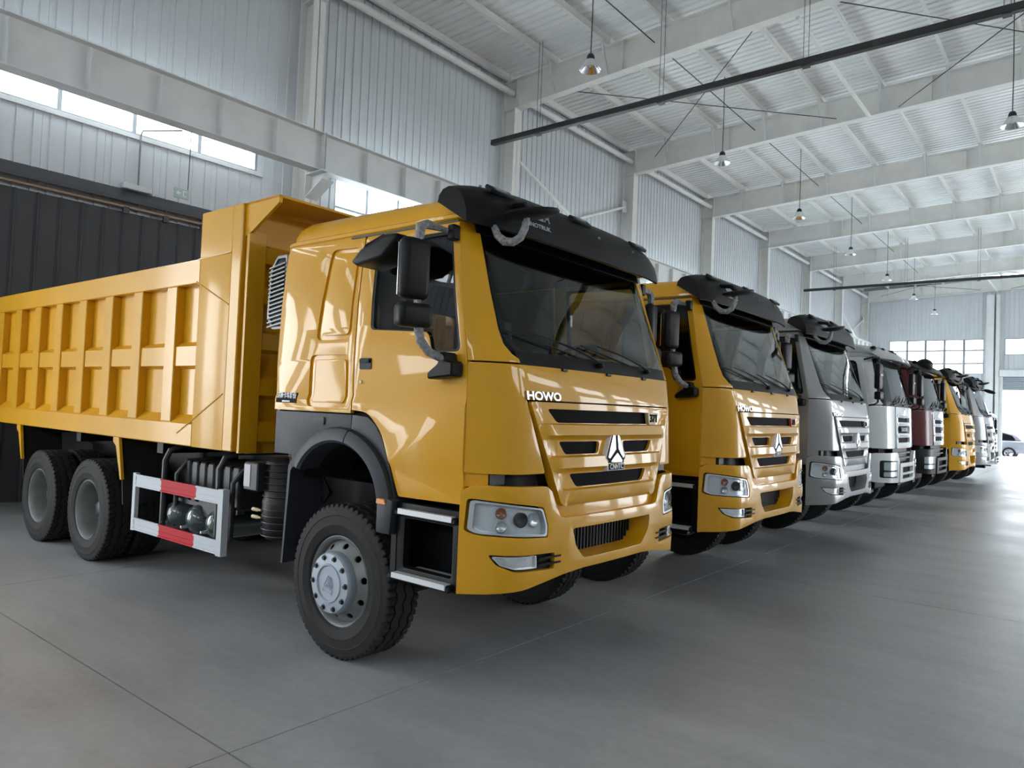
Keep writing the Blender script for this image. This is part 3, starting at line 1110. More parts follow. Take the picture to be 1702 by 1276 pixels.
def build_cab(t, paint='yellow_paint', badge='badge_tan'):
    """the cab of the bonnetless dump truck, parts parented to t"""
    # ---- rear quarter panels with two pressed fields
    for s in (-1, 1):
        up = rpoly([(-.36, 2.31), (.055, 2.31), (.075, 2.99), (-.27, 3.00)], .06)
        lo = rpoly([(-.43, 1.81), (.05, 1.81), (.05, 2.20), (-.41, 2.20)], .05)
        def shrink(p, k):
            cx, cy = sum(a for a, b in p) / len(p), sum(b for a, b in p) / len(p)
            return [(cx + (a - cx) * (1 - k / abs(max(x for x, _ in p) - cx)), cy + (b - cy) * (1 - k / abs(max(y for _, y in p) - cy))) for a, b in p]
        m = MB()
        rear = [(-.845, 1.775), (.103, 1.775), (.103, 3.075), (-.80, 3.075), (-.845, 3.02)]
        zc = [1.86, 1.90, 2.15, 2.4, 2.6, 2.85]
        m.plate(rear, [up, lo], smap(s), .03, cv=zc, bev=.012)
        for p in (up, lo):
            m.plate(shrink(p, -.01), [], smap(s), .01, cv=zc, front=-.016)
            m.plate(shrink(p, .035), [], smap(s), .02, cv=zc, bev=.010, front=-.004)
        m.build('side_panel', paint, t)
        # ---- door
        door = rpoly([(.115, 1.80), (.29, 1.785), (.44, 1.66), (.54, 1.42), (.615, 1.235), (1.205, 1.245), (1.207, 2.14), (1.035, 3.055), (.15, 3.075), (.115, 3.04)], [.0, .06, .08, .08, .02, .02, .1, .03, .03, .02], 3)
        win = rpoly([(.262, 2.37), (.85, 2.335), (.885, 2.20), (1.145, 2.20), (.985, 3.0), (.245, 3.0)], [.04, .05, .05, .05, .05, .05], 4)
        o = MB().plate(door, [win], smap(s), .035, cv=[1.43, 1.47, 1.86, 1.90, 2.15, 2.4, 2.6, 2.85], bev=.010).build('cab_door', paint, t)
        MB().plate([(.262 + (a - .262) * 1, b) for a, b in shrink(win, -.012)], [shrink(win, .022)], smap(s), .03, cv=[2.4, 2.6, 2.85], bev=.004, front=-.004).build('window_seal', 'black_plastic', o)
        MB().plate(shrink(win, .010), [], smap(s), .005, cv=[2.4, 2.6, 2.85], front=-.016).build('door_glass', 'door_glass', o)
        MB().plate(rrect(.175, 2.09, .30, 2.17, .012), [], smap(s), .015, front=.006).build('handle_recess', 'black_plastic', o)
        MB().plate(rrect(.185, 2.135, .29, 2.162, .008), [], smap(s), .012, front=.018, bev=.004).build('door_handle', 'visor_black', o)
        m = MB().lathe([(.0, .012), (.010, .012), (.014, .004), (.014, 0)], (0, 0, 0), 'y', 12)
        for v in m.bm.verts:
            v.co = Vector((.195 + v.co.x, s * (yside(2.0) + abs(v.co.y)), 2.0 + v.co.z))
        m.build('lock', 'chrome', o)
        # ---- front pillar, curving round to the windscreen
        pil = [(1.25, 2.145), (.985, 2.145), (.99, 2.17), (1.035, 2.20), (1.075, 2.26), (1.088, 2.36), (1.088, 2.6), (1.08, 3.06), (1.25, 3.06)]
        pil = [(s * a, b) for a, b in pil]
        MB().plate(pil, [], lambda y, z, w: fsurf(y, z, w), .03, cu=CUY, cv=[2.3, 2.6, 2.85], bev=.006).build('front_pillar', paint, t)
    # ---- front panel (full width band and two corners)
    fp = rpoly([(-1.25, 1.445), (-.79, 1.445), (-.965, 1.915), (.965, 1.915), (.79, 1.445), (1.25, 1.445), (1.25, 2.135), (-1.25, 2.135)], [.01, .02, .0, .0, .02, .01, .01, .01], 3)
    MB().plate(fp, [], fsurf, .03, cu=CUY, cv=[1.6, 1.75, 1.9], bev=.005).build('front_panel', paint, t)
    # thin side wings closing the front panel to the doors
    # ---- grille panel with three raised bars between slots
    slots = [[(-.76, 1.862), (.76, 1.862), (.68, 1.772), (-.66, 1.772)],
             [(-.645, 1.648), (-.16, 1.648), (-.18, 1.562), (-.575, 1.562)], [(.16, 1.648), (.645, 1.648), (.575, 1.562), (.18, 1.562)],
             [(-.535, 1.432), (.535, 1.432), (.465, 1.342), (-.455, 1.342)]]
    slots = [rpoly(p, .03, 3) for p in slots]
    def relief(y, z, w):
        h = lerp_table([(1.22, .0), (1.25, .02), (1.325, .026), (1.336, 0), (1.438, .0), (1.452, .008), (1.475, .04), (1.545, .034), (1.556, 0), (1.655, 0), (1.668, .008), (1.692, .045), (1.76, .034), (1.768, 0), (1.9, 0)], z)
        edge = lerp_table([(1.23, .60), (1.9, .93)], z)
        k = max(0, min(1, (edge - abs(y)) / .06))
        fr = .022 * max(0, min(1, (abs(y) - edge + .04) / .03))
        return fsurf(y, z, w + (h * k + fr if w > -.02 else 0) - .006)
    gp = rpoly([(-.945, 1.905), (-.635, 1.225), (.635, 1.225), (.945, 1.905)], [.03, .05, .05, .03], 4)
    cz = [1.25, 1.325, 1.336, 1.438, 1.452, 1.475, 1.545, 1.556, 1.655, 1.668, 1.692, 1.76, 1.768]
    ed = [-.9, -.85, -.75, -.7, -.65, -.55, -.5, .5, .55, .65, .7, .75, .85, .9]
    g = MB().plate(gp, slots, relief, .05, cu=CUY + ed, cv=cz).build('grille_panel', paint, t)
    for p in slots:
        cx, cy = sum(a for a, b in p) / len(p), sum(b for a, b in p) / len(p)
        q = [(cx + (a - cx) * 1.03, cy + (b - cy) * 1.08) for a, b in p]
        MB().plate(q, [], fsurf, .01, cu=CUY, front=-.028).build('grille_mesh', 'grille_mesh', g)
    # badge, lettering, emblem
    bd = MB().plate(rpoly([(.565, 1.862), (.76, 1.862), (.70, 1.768), (.585, 1.768)], .015), [], fsurf, .03, cu=CUY, front=.008, bev=.004).build('number_badge', badge, g)
    link('badge_number', on_front(text_mesh('371', .085, .003, .002, xscale=1.15), .665, 1.815, .0105), 'lettering_dark', bd)
    link('maker_lettering', on_front(text_mesh('HOWO', .075, .006, .0024, xscale=1.35), -.80, 1.94, .008), 'satin_silver', t)
    pol = emblem_polys()
    wd, hg, zb = .285, .305, 1.44
    def ep(p):
        return [(x * wd, zb + y * hg) for x, y in p]
    flat = lambda y, z, w: (1.562 - .07 * (z - 1.44) + w, y, z)
    e = MB().plate(ep(pol[0]), [], flat, .05, front=0, bev=.004).build('emblem', 'lettering_white', g)
    MB().plate(ep(pol[1]), [], flat, .004, front=.003).build('emblem_inlay', 'lettering_dark', e)
    for p in pol[2:]:
        MB().plate(ep(p), [], flat, .006, front=.007, bev=.001).build('emblem_blade', 'satin_silver', e)
    MB().plate(ep([(-.37, .015), (.37, .015), (.37, .155), (-.37, .155)]), [], flat, .004, front=.003).build('name_plate', 'lettering_dark', e)
    me = text_mesh('CNHTC', .05, .002, .0006, .15, 1.05)
    for v in me.vertices:
        v.co = Vector(flat(v.co.x, zb + .085 * hg + v.co.y, .004 + v.co.z))
    link('maker_letters', me, 'lettering_white', e)
    # ---- windscreen with black ceramic border and cowl
    gl = rpoly([(-.985, 2.205), (.985, 2.205), (1.07, 2.30), (1.075, 3.04), (-1.075, 3.04), (-1.07, 2.30)], [.05, .05, .06, .04, .04, .06], 4)
    wsn = MB().plate(gl, [], fsurf, .006, cu=CUY, cv=[2.3, 2.45, 2.6, 2.75, 2.9], front=-.008).build('windscreen', 'truck_glass', t)
    gi = [(a * .965, 2.62 + (b - 2.62) * .93) for a, b in gl]
    MB().plate([(a * 1.02, 2.62 + (b - 2.62) * 1.02) for a, b in gl], [gi], fsurf, .01, cu=CUY, cv=[2.3, 2.6, 2.85], front=-.015).build('screen_border', 'visor_black', wsn)
    MB().plate([(-1.12, 3.0), (1.12, 3.0), (1.12, 3.12), (-1.12, 3.12)], [], fsurf, .03, cu=CUY, front=.012).build('screen_header', 'visor_black', t)
    MB().plate([(-1.0, 2.135), (1.0, 2.135), (1.01, 2.225), (-1.01, 2.225)], [], fsurf, .04, cu=CUY, front=-.004).build('cowl', 'visor_black', t)
    for i, (ya, yb, zb2) in enumerate(((-.10, -.86, 2.36), (.62, -.05, 2.33))):
        m = MB()
        P = [fsurf(ya + (yb - ya) * k / 6, 2.2 + (zb2 - 2.2) * (k / 6) ** .7, .02 + .012 * math.sin(PI * k / 6)) for k in range(7)]
        m.tube(P, [.011, .010, .009, .008, .007, .006, .005], 6)
        m.build('wiper_arm', 'black_plastic', wsn)
        y2 = yb
        MB().tube([fsurf(y2 - .22 + .62 * k / 6, zb2 - .05 + .1 * (1 - k / 6) - .06, .012) for k in range(7)], .007, 6).build('wiper_blade', 'black_plastic', wsn)
        q = fsurf(ya, 2.19, .02)
        MB().sphere(q, .025, .03, .022, 10, 6).build('wiper_pivot', 'black_plastic', wsn)
    for y in (-.55, .0, .55):
        MB().box(*(lambda p: (p[0] - .01, p[0] + .012, p[1] - .03, p[1] + .03, p[2] - .012, p[2] + .008))(fsurf(y, 2.13, .004))).bevel(.004, 1).build('cowl_clip', 'black_plastic', t)
    # ---- roof
    m = MB()
    rows = []
    def section(x, inset, lift):
        pts = []
        prof = [(1.185, 3.07), (1.20, 3.085), (1.20, 3.11), (1.175, 3.125), (1.165, 3.17), (1.13, 3.235), (1.06, 3.285), (.95, 3.305), (.6, 3.32), (0, 3.33)]
        for y, z in prof:
            zz = 3.07 + (z - 3.07) * lift
            pts.append((x, -(y - inset * (1 if z > 3.12 else .3)), zz))
        return pts + [(p[0], -p[1], p[2]) for p in pts[-2::-1]]
    for x, ins, li in ((-.845, .06, .55), (-.84, .03, .75), (-.80, .01, .93), (-.72, 0, 1.0), (-.3, 0, .99), (.3, 0, .95), (.8, 0, .90), (.98, 0, .86), (1.04, .01, .75), (1.075, .03, .3)):
        rows.append(section(x, ins, li))
    V = m.grid(rows)
    m.bm.faces.new(V[0]); m.bm.faces.new(V[-1][::-1])
    f = [V[i][0] for i in range(len(V))] + [V[i][-1] for i in range(len(V) - 1, -1, -1)]
    m.bm.faces.new(f)
    m.build('roof', paint, t, 40)
    # dark gutter line above door
    for s in (-1, 1):
        MB().bar((-.05, s * 1.196, 3.066), (1.03, s * 1.190, 3.058), .012, .012).build('gutter', 'trim_dark', t, 0)
    # ---- back wall of cab and floor, dark lining
    m = MB().plate([(-1.225, 1.70), (1.225, 1.70), (1.18, 3.1), (-1.18, 3.1)], [rrect(-.75, 2.35, -.25, 2.75, .05), rrect(.25, 2.35, .75, 2.75, .05)], lambda y, z, w: (-.82 + w, y, z), .03)
    m.build('cab_back', paint, t)
    MB().box(-.80, .35, -1.2, 1.2, 1.72, 1.78).box(.35, 1.42, -1.0, 1.0, 1.2, 1.26).box(.33, .37, -1.2, 1.2, 1.24, 1.78).build('cab_floor', 'interior_dark', t, 0)
    MB().plate([(-1.16, 1.78), (1.16, 1.78), (1.15, 3.03), (-1.15, 3.03)], [rrect(-.75, 2.35, -.25, 2.75, .05), rrect(.25, 2.35, .75, 2.75, .05)], lambda y, z, w: (-.79 + w, y, z), .015).build('back_lining', 'interior_dark', t)
    MB().box(-.78, .98, -1.10, 1.10, 3.03, 3.05).build('roof_lining', 'interior_dark', t, 0)
    for s in (-1, 1):
        MB().box(-.78, .09, s * 1.17 - .01, s * 1.17 + .01, 1.78, 3.03).build('side_lining', 'interior_dark', t, 0)
        MB().box(.66, 1.18, s * 1.18 - .01, s * 1.18 + .01, 1.28, 2.16).build('door_lining', 'interior_dark', t, 0)
    # dashboard, steering wheel, seats
    MB().prism([(1.40, 1.35), (1.40, 2.12), (1.28, 2.19), (.95, 2.16), (.88, 2.05), (.95, 1.35)], 'y', -.93, .93).bevel(.03).build('dashboard', 'interior_dark', t)
    cx = Vector((.76, .58, 2.31))
    ax = Vector((-.42, 0, .9)).normalized()
    e1, e2 = Vector((0, 1, 0)), ax.cross(Vector((0, 1, 0)))
    sw = MB().tube([cx + (e1 * math.cos(2 * PI * k / 28) + e2 * math.sin(2 * PI * k / 28)) * .23 for k in range(28)], .016, 8, closed=True).build('steering_wheel', 'black_plastic', t)
    for a in (.3, PI - .3, PI * 1.5):
        MB().bar(cx, cx + (e1 * math.cos(a) + e2 * math.sin(a)) * .22, .04, .02).build('spoke', 'black_plastic', sw)
    MB().tube([cx, cx - ax * .5], .04, 10).build('steering_column', 'black_plastic', sw)
    for y in (-.58, .58):
        st = MB().box(-.05, .42, y - .25, y + .25, 1.62, 1.82).bevel(.05).build('seat', 'interior_mid', t)
        MB().prism([(-.06, 1.76), (.10, 1.76), (-.02, 2.46), (-.14, 2.46)], 'y', y - .24, y + .24).bevel(.04).build('seat_back', 'interior_mid', st)
        MB().prism([(-.12, 2.48), (-.02, 2.48), (-.04, 2.66), (-.12, 2.66)], 'y', y - .14, y + .14).bevel(.03).build('headrest', 'interior_mid', st)
    # ---- bumper
    bot = [(-1.255, .705), (-1.0, .735), (-.62, .785), (-.4, .80), (.4, .80), (.62, .785), (1.0, .735), (1.255, .705)]
    top = [(1.255, 1.335), (1.22, 1.375), (.80, 1.365), (.745, 1.33), (.665, 1.165), (.60, 1.15), (-.60, 1.15), (-.665, 1.165), (-.745, 1.33), (-.80, 1.365), (-1.22, 1.375), (-1.255, 1.335)]
    hls = [rpoly([(s * 1.235, 1.295), (s * .825, 1.235), (s * .785, 1.12), (s * .79, 1.04), (s * 1.20, 1.07), (s * 1.242, 1.09)], .02, 3) for s in (-1, 1)]
    fgs = [rpoly([(s * 1.165, .955), (s * .72, .94), (s * .72, .835), (s * 1.05, .85), (s * 1.13, .89)], .015, 3) for s in (-1, 1)]
    opn = rpoly([(-.535, 1.075), (.535, 1.075), (.50, .96), (.40, .865), (-.40, .865), (-.50, .96)], .03, 3)
    bm_ = lambda y, z, w: fsurf(y, z, w + .025)
    bp = MB().plate(bot + top, hls + fgs + [opn], bm_, .05, cu=CUY, cv=[.85, 1.0, 1.1, 1.22], bev=.012).build('bumper', paint, t)
    # funnel round the lower opening, recessed step band above
    oi = [(a * .93, .97 + (b - .97) * .86) for a, b in opn]
    m = MB()
    rowsA = [bm_(a, b, -.004) for a, b in opn]
    rowsB = [bm_(a, b, -.15) for a, b in oi]
    for i in range(len(opn)):
        j = (i + 1) % len(opn)
        vs4 = [m.bm.verts.new(p) for p in (rowsA[i], rowsA[j], rowsB[j], rowsB[i])]
        m.bm.faces.new(vs4)
    bmesh.ops.remove_doubles(m.bm, verts=m.bm.verts[:], dist=1e-5)
    m.build('opening_surround', paint, bp)
    MB().plate([(-.52, .83), (.52, .83), (.52, 1.09), (-.52, 1.09)], [], lambda y, z, w: fsurf(y, z, w - .125), .02, cu=CUY).build('radiator_screen', 'grille_mesh', bp)
    for k in range(22):
        y = -.44 + .88 * k / 21
        MB().box(1.415, 1.432, y - .004, y + .004, .87, 1.07).build('radiator_fin', 'dark_steel', bp, 0)
    MB().plate([(-.66, 1.10), (.66, 1.10), (.70, 1.245), (-.70, 1.245)], [], fsurf, .03, cu=CUY, front=-.02, bev=.006).build('step_band', paint, bp)
    for s in (-1, 1):
        headlight(bp, s)
        q = fgs[0 if s < 0 else 1]
        fo = MB().plate(q, [], bm_, .05, cu=CUY, front=-.035).build('fog_lamp', 'black_plastic', bp)
        ln = rpoly([(s * 1.15, .945), (s * .90, .94), (s * .89, .86), (s * 1.05, .865), (s * 1.115, .89)], .012, 3)
        MB().plate(ln, [], bm_, .012, cu=CUY, front=-.012, bev=.003).build('fog_reflector', 'lamp_aluminium', fo)
        MB().plate([(a + (s * 1.02 - a) * -.02, b) for a, b in ln], [[(a + (s * 1.02 - a) * .08, b + (.9 - b) * .12) for a, b in ln]], bm_, .03, cu=CUY, front=.0, bev=.002).build('fog_bezel', 'satin_silver', fo)
        for zz in (.875, .915):
            MB().plate([(s * .88, zz - .008), (s * .66, zz - .006), (s * .66, zz + .006), (s * .88, zz + .008)], [], bm_, .03, cu=CUY, front=.006).build('fog_louvre', 'black_plastic', fo)
        # dark gap filler between bumper and corner panel
        MB().plate([(s * 1.24, 1.34), (s * .74, 1.32), (s * .80, 1.47), (s * 1.24, 1.47)], [], fsurf, .02, cu=CUY, front=-.09).build('gap_filler', 'chassis_black', t)
        MB().box(1.28, 1.36, s * 1.02 - .12, s * 1.02 + .12, 1.375, 1.44).build('radiator_hose', 'dark_steel', t, 0)
        # yellow post that carries the bumper beside the door
        MB().plate([(s * 1.25, 1.36), (s * 1.17, 1.36), (s * 1.17, 1.46), (s * 1.25, 1.46)], [], fsurf, .03, cu=CUY, front=-.02).build('corner_post', paint, t)
    # side return of the bumper
        MB().prism([(1.205, .705), (1.225, .705), (1.225, 1.34), (1.205, 1.34)], 'y', s * 1.15, s * 1.262).build('bumper_side', paint, bp, 0)
    # ---- sun visor
    m = MB()
    pr = [(.985, 3.22), (.995, 3.28), (1.03, 3.325), (1.08, 3.34), (1.13, 3.325), (1.18, 3.275), (1.22, 3.20), (1.24, 3.11), (1.25, 3.025)]
    def vis(y, th):
        k = abs(y) / 1.27
        off = -.05 * k ** 6 - .03 * k * k
        sc_ = 1 - .22 * k ** 6
        pts = []
        for i, (x, z) in enumerate(pr):
            a = Vector(pr[max(i - 1, 0)]); b = Vector(pr[min(i + 1, len(pr) - 1)])
            d = (b - a).normalized()
            nx, nz = d.y, -d.x
            pts.append((x + off + nx * th, y, 3.02 + (z - 3.02) * sc_ + nz * th))
        return pts
    ysr = [-1.27, -1.262, -1.24, -1.2, -1.1, -.95, -.7, -.35, 0, .35, .7, .95, 1.1, 1.2, 1.24, 1.262, 1.27]
    A = m.grid([vis(y, 0) for y in ysr])
    B = m.grid([vis(y, .022) for y in ysr])
    for i in range(len(ysr) - 1):
        m.bm.faces.new((A[i][0], A[i + 1][0], B[i + 1][0], B[i][0]))
        m.bm.faces.new((A[i][-1], B[i][-1], B[i + 1][-1], A[i + 1][-1]))
    # closed ends
    for V_, W_ in ((A[0], B[0]), (A[-1], B[-1])):
        for j in range(len(pr) - 1):
            m.bm.faces.new((V_[j], V_[j + 1], W_[j + 1], W_[j]))
    for idx in (0, -1):
        y = ysr[idx]
        pts = vis(y, .01)
        base = [(p[0], p[1] - .001 * (1 if y > 0 else -1), p[2]) for p in pts]
        vs_ = [m.bm.verts.new(p) for p in base]
        m.bm.faces.new(vs_)
    vz = m.build('sun_visor', 'visor_black', t, 50)
    def vpt(y, k, out):
        i = int(k); f = k - i
        P = vis(y, 0); Q = vis(y, -out)
        a, b = Vector(Q[i]), Vector(Q[min(i + 1, len(Q) - 1)])
        return a + (b - a) * f
    for y in (-.93, 0.0, .93):
        p = vpt(y, 4.6, .01)
        MB().obox(p, (.75, 0, -.66), (0, 1, 0), (.66, 0, .75), .035, .12, .014).bevel(.008).build('marker_lamp', 'black_plastic', vz)
        MB().obox(vpt(y, 4.6, .024), (.75, 0, -.66), (0, 1, 0), (.66, 0, .75), .018, .06, .005).bevel(.003, 1).build('marker_lens', 'rim_grey', vz)
    for y in (-1.05, -.5, .2, .75):
        p = vpt(y, 5.9 if y > -.9 else 3.6, .002)
        MB().sphere(p, .012, .012, .012, 8, 6).build('rivet', 'rim_grey', vz)
    for body, size, kk in (('中国重汽', .07, 6.1), ('SINOTRUK', .055, 6.85)):
        me = text_mesh(body, size, .001, .0006)
        for v in me.vertices:
            v.co = vpt(-.60 + v.co.x, kk - v.co.y / .115, .003 + v.co.z)
        link('visor_lettering', me, 'lettering_grey', vz)
    # ---- front (blind spot) mirror hung from the visor on a film-wrapped arm
    arm = [(1.20, -1.04, 3.03), (1.24, -1.045, 2.965), (1.29, -1.035, 2.925), (1.34, -1.01, 2.92), (1.38, -.985, 2.95), (1.40, -.97, 3.01), (1.41, -.96, 3.10)]
    fm_ = MB().tube(arm, [.022, .026, .029, .028, .027, .026, .02], 10).build('front_mirror', 'plastic_wrap', t)
    m = MB().sphere((0, 0, 0), .20, .12, .045, 24, 10)
    R_ = Matrix.Rotation(math.radians(68), 3, 'Z') @ Matrix.Rotation(math.radians(-10), 3, 'Y')
    for v in m.bm.verts:
        if v.co.z > .012:
            v.co.z = .012 + (v.co.z - .012) * .3
        v.co = R_ @ v.co + Vector((1.41, -.91, 3.125))
    m.build('mirror_shell', 'black_plastic', fm_)
    MB().tube([(1.38, -.90, 3.14), (1.32, -.86, 3.2), (1.18, -.82, 3.22)], .022, 8).build('mirror_bracket', 'black_plastic', fm_)
    # ---- side mirrors
    for s in (-1, 1):
        mm = MB().box(.93, 1.03, s * 1.52 - .10, s * 1.52 + .10, 2.50, 2.885)
        mm.bevel(.045, 3)
        a = math.radians(14) * s
        Rz = Matrix.Rotation(a, 3, 'Z')
        def turn(mb, c=(.98, s * 1.52, 0)):
            for v in mb.bm.verts:
                d = v.co - Vector(c)
                v.co = Vector(c) + Rz @ d
            return mb
        mo = turn(mm).build('side_mirror', 'black_plastic', t)
        g_ = turn(MB().box(.922, .93, s * 1.52 - .085, s * 1.52 + .085, 2.53, 2.855)).build('mirror_glass', 'chrome', mo, 0)
        turn(MB().box(.95, 1.07, s * 1.53 - .115, s * 1.53 + .115, 2.325, 2.475).bevel(.035, 3)).build('wide_mirror', 'black_plastic', mo)
        MB().tube([(1.01, s * 1.235, 2.975), (.99, s * 1.30, 2.985), (.99, s * 1.44, 2.985), (.99, s * 1.49, 2.96), (.99, s * 1.5, 2.87)], [.016, .018, .030, .034, .028], 9).build('upper_arm', 'plastic_wrap', mo)
        MB().box(1.0, 1.06, s * 1.235 - .035, s * 1.235 + .035, 2.92, 3.02).bevel(.01, 1).build('arm_mount', 'black_plastic', mo)
        MB().tube([(1.0, s * 1.5, 2.50), (1.0, s * 1.5, 2.46)], .024, 9).build('link_arm', 'plastic_wrap', mo)
        MB().tube([(1.02, s * 1.5, 2.33), (1.03, s * 1.49, 2.25), (1.06, s * 1.44, 2.18), (1.09, s * 1.35, 2.145)], [.03, .03, .028, .025], 9).build('lower_arm', 'plastic_wrap', mo)
        MB().prism([(.96, 2.02), (1.18, 2.04), (1.18, 2.13), (1.13, 2.14), (1.12, 2.19), (1.05, 2.19), (1.05, 2.12), (.96, 2.06)], 'y', s * 1.25, s * 1.36).bevel(.012, 1).build('lower_mount', 'black_plastic', mo)
        if s < 0:
            # kerb mirror above the passenger window
            k_ = MB()
            sh = [(.10, 2.80), (.16, 2.77), (.42, 2.80), (.55, 2.90), (.56, 2.95), (.45, 2.955), (.20, 2.88)]
            k_.prism(sh, 'y', -1.50, -1.24).bevel(.03, 3)
            for v in k_.bm.verts:
                v.co.x += .22 + (-.12 - .4 * (v.co.y + 1.24)) * 0
            ko = k_.build('kerb_mirror', 'black_plastic', t)
            MB().prism([(.36, 2.895), (.60, 2.955), (.58, 2.98), (.40, 2.93)], 'y', -1.44, -1.30).bevel(.012, 1).build('mirror_mount', 'black_plastic', ko)
    # ---- wheel arch mouldings (near and far side)
    for s in (-1, 1):
        arch = [(.02 + .56 * math.cos(math.radians(a)) * 1.0, 1.10 + .575 * math.sin(math.radians(a))) for a in range(0, 180, 10)]
        # flat dark panel above the arch, two pieces
        inn = lambda a: (-.02 + .60 * math.cos(a), 1.14 + .53 * math.sin(a))
        pts = [inn(math.radians(a)) for a in (92, 105, 120, 135, 148, 160)]
        rearp = [(-.845, 1.43), (-.845, 1.765), (.095, 1.765)] + [(.095, inn(math.radians(79))[1])] + pts + [(-.62, 1.43)]
        o = MB().plate(rearp, [], lambda x, z, w: (x, s * (1.24 + w), z), .04, bev=.006).build('arch_panel', 'grey_plastic', t)
        MB().plate(rrect(-.34, 1.675, -.21, 1.735, .014), [], lambda x, z, w: (x, s * (1.24 + w), z), .012, front=.01, bev=.004).build('arch_cap', 'grey_plastic', o)
        fr = [(.105, 1.765), (.27, 1.755), (.36, 1.70), (.43, 1.62), (.53, 1.40), (.60, 1.20), (.56, 1.20)] + [inn(math.radians(a)) for a in (12, 25, 38, 50, 62, 72, 79)]
        MB().plate(fr, [], lambda x, z, w: (x, s * (1.24 + w), z), .04, bev=.006).build('arch_panel', 'grey_plastic', t)
        # projecting flare: swept strip
        def flare(a0, a1, n):
            m = MB()
            rows = []
            for i in range(n + 1):
                a = math.radians(a0 + (a1 - a0) * i / n)
                ox, oz = inn(a)
                c, sn = math.cos(a), math.sin(a)
                def pt(dr, y):
                    return (ox + dr * c, s * y, oz + dr * sn * .9)
                rows.append([pt(.0, 1.235), pt(-.01, 1.275), pt(-.05, 1.295), pt(-.105, 1.30), (pt(-.125, 1.28)), pt(-.12, 1.10), pt(-.02, 1.10), pt(.0, 1.235)])
            V = m.grid(rows)
            m.bm.faces.new(V[0][:-1]); m.bm.faces.new(V[-1][:-1][::-1])
            bmesh.ops.remove_doubles(m.bm, verts=m.bm.verts[:], dist=1e-5)
            return m
        flare(78, 153, 14).build('arch_flare', 'grey_plastic', t, 40)
        flare(6, 77, 14).build('arch_flare', 'grey_plastic', t, 40)
        m = MB().prism([(.46, .98), (.60, .98), (.62, 1.21), (.46, 1.24)], 'y', s * 1.10, s * 1.29).bevel(.015, 2)
        m.build('arch_foot', 'grey_plastic', t)
        MB().prism([(.465, 1.175), (.56, 1.175), (.55, 1.215), (.47, 1.215)], 'y', s * 1.285, s * 1.302).bevel(.005, 1).build('side_marker', 'amber', t)
        # inner wheel house
        m = MB()
        rows = []
        for i in range(15):
            a = math.radians(4 + 160 * i / 14)
            x, z = inn(a)
            rows.append([(x - .1 * math.cos(a), s * 1.20, z - .1 * math.sin(a)), (x - .1 * math.cos(a), s * .75, z - .1 * math.sin(a))])
        m.grid(rows)
        m.build('wheel_house', 'chassis_black', t)
        # steps below the door
        o = MB().plate([(.575, .69), (1.195, .69), (1.195, 1.20), (.575, 1.20)], [rrect(.69, .775, 1.13, 1.10, .02)], lambda x, z, w: (x, s * (1.235 + w), z), .06, bev=.008).build('step_unit', 'black_plastic', t)
        MB().box(.60, 1.20, s * .95 - .01, s * .95 + .01, .69, 1.2).build('step_back', 'black_plastic', o, 0)
        MB().box(.57, .62, min(s * .95, s * 1.24), max(s * .95, s * 1.24), .69, 1.2).build('step_end', 'black_plastic', o, 0)
        MB().box(1.17, 1.20, min(s * .95, s * 1.24), max(s * .95, s * 1.24), .69, 1.2).build('step_end', 'black_plastic', o, 0)
        for z, x0, x1, y0, y1 in ((1.165, .66, 1.15, 1.03, 1.27), (.745, .64, 1.13, 1.04, 1.285)):
            MB().box(x0 - .05, x1 + .03, min(s * 1.0, s * y1), max(s * 1.0, s * y1), z - .05, z - .006).bevel(.01, 1).build('step_shelf', 'black_plastic', o)
            tr = MB().plate([(x0, y0), (x1, y0), (x1, y1), (x0, y1)], [[(x0 + (i + .5) * (x1 - x0) / 8 - .018 + .02 * math.cos(q), yy + .012 * math.sin(q)) for q in [2 * PI * k / 8 for k in range(8)]] for i in range(8) for yy in (y0 + .05, y0 + .11, y0 + .17)], lambda x, y, w: (x, s * y, z + w), .012).build('step_tread', 'tread_alloy', o, 0)
            MB().box(x0, x1, min(s * y1, s * (y1 + .006)), max(s * y1, s * (y1 + .006)), z - .035, z).build('tread_lip', 'tread_alloy', o, 0)
        # mud flap behind the front wheel
        m = MB().prism([(-.70, .58), (-.68, .58), (-.63, 1.30), (-.52, 1.46), (-.54, 1.48), (-.66, 1.34)], 'y', s * .92, s * 1.23).build('mud_flap', 'grey_plastic', t, 0)
        MB().lathe([(.055, 1.26), (.06, 1.30), (.05, 1.32), (.05, 1.38), (.06, 1.40), (.055, 1.43)], (-.72, s * 1.12, 0), 'z', 14).build('cab_mount', 'chassis_black', t)
    # ---- louvred air intake behind the cab
    o = MB().prism([(-1.13, 2.47), (-.90, 2.44), (-.90, 2.98), (-.95, 3.03), (-1.10, 3.03)], 'y', -1.16, -.90).bevel(.015, 2).build('air_intake', 'black_plastic', t)
    fr_ = rpoly([(-1.16, 2.54), (-1.08, 2.43), (-.90, 2.43), (-.90, 3.04), (-1.04, 3.04), (-1.13, 2.94)], .02, 3)
    fi_ = [(-1.02 + (a + 1.02) * .8, 2.73 + (b - 2.73) * .92) for a, b in fr_]
    MB().plate(fr_, [fi_], lambda x, z, w: (x, -(1.17 + w), z), .02, bev=.004).build('intake_frame', 'rim_grey', o)
    for k in range(15):
        z = 2.46 + k * .035
        MB().bar((-1.13, -1.178, z - .012), (-.91, -1.178, z + .02), .014, .012).build('louvre', 'rim_grey', o, 0)
    MB().tube([(-.95, -1.03, 2.46), (-.96, -1.0, 1.9), (-.98, -.95, 1.5)], .10, 14).build('intake_duct', 'chassis_black', o)
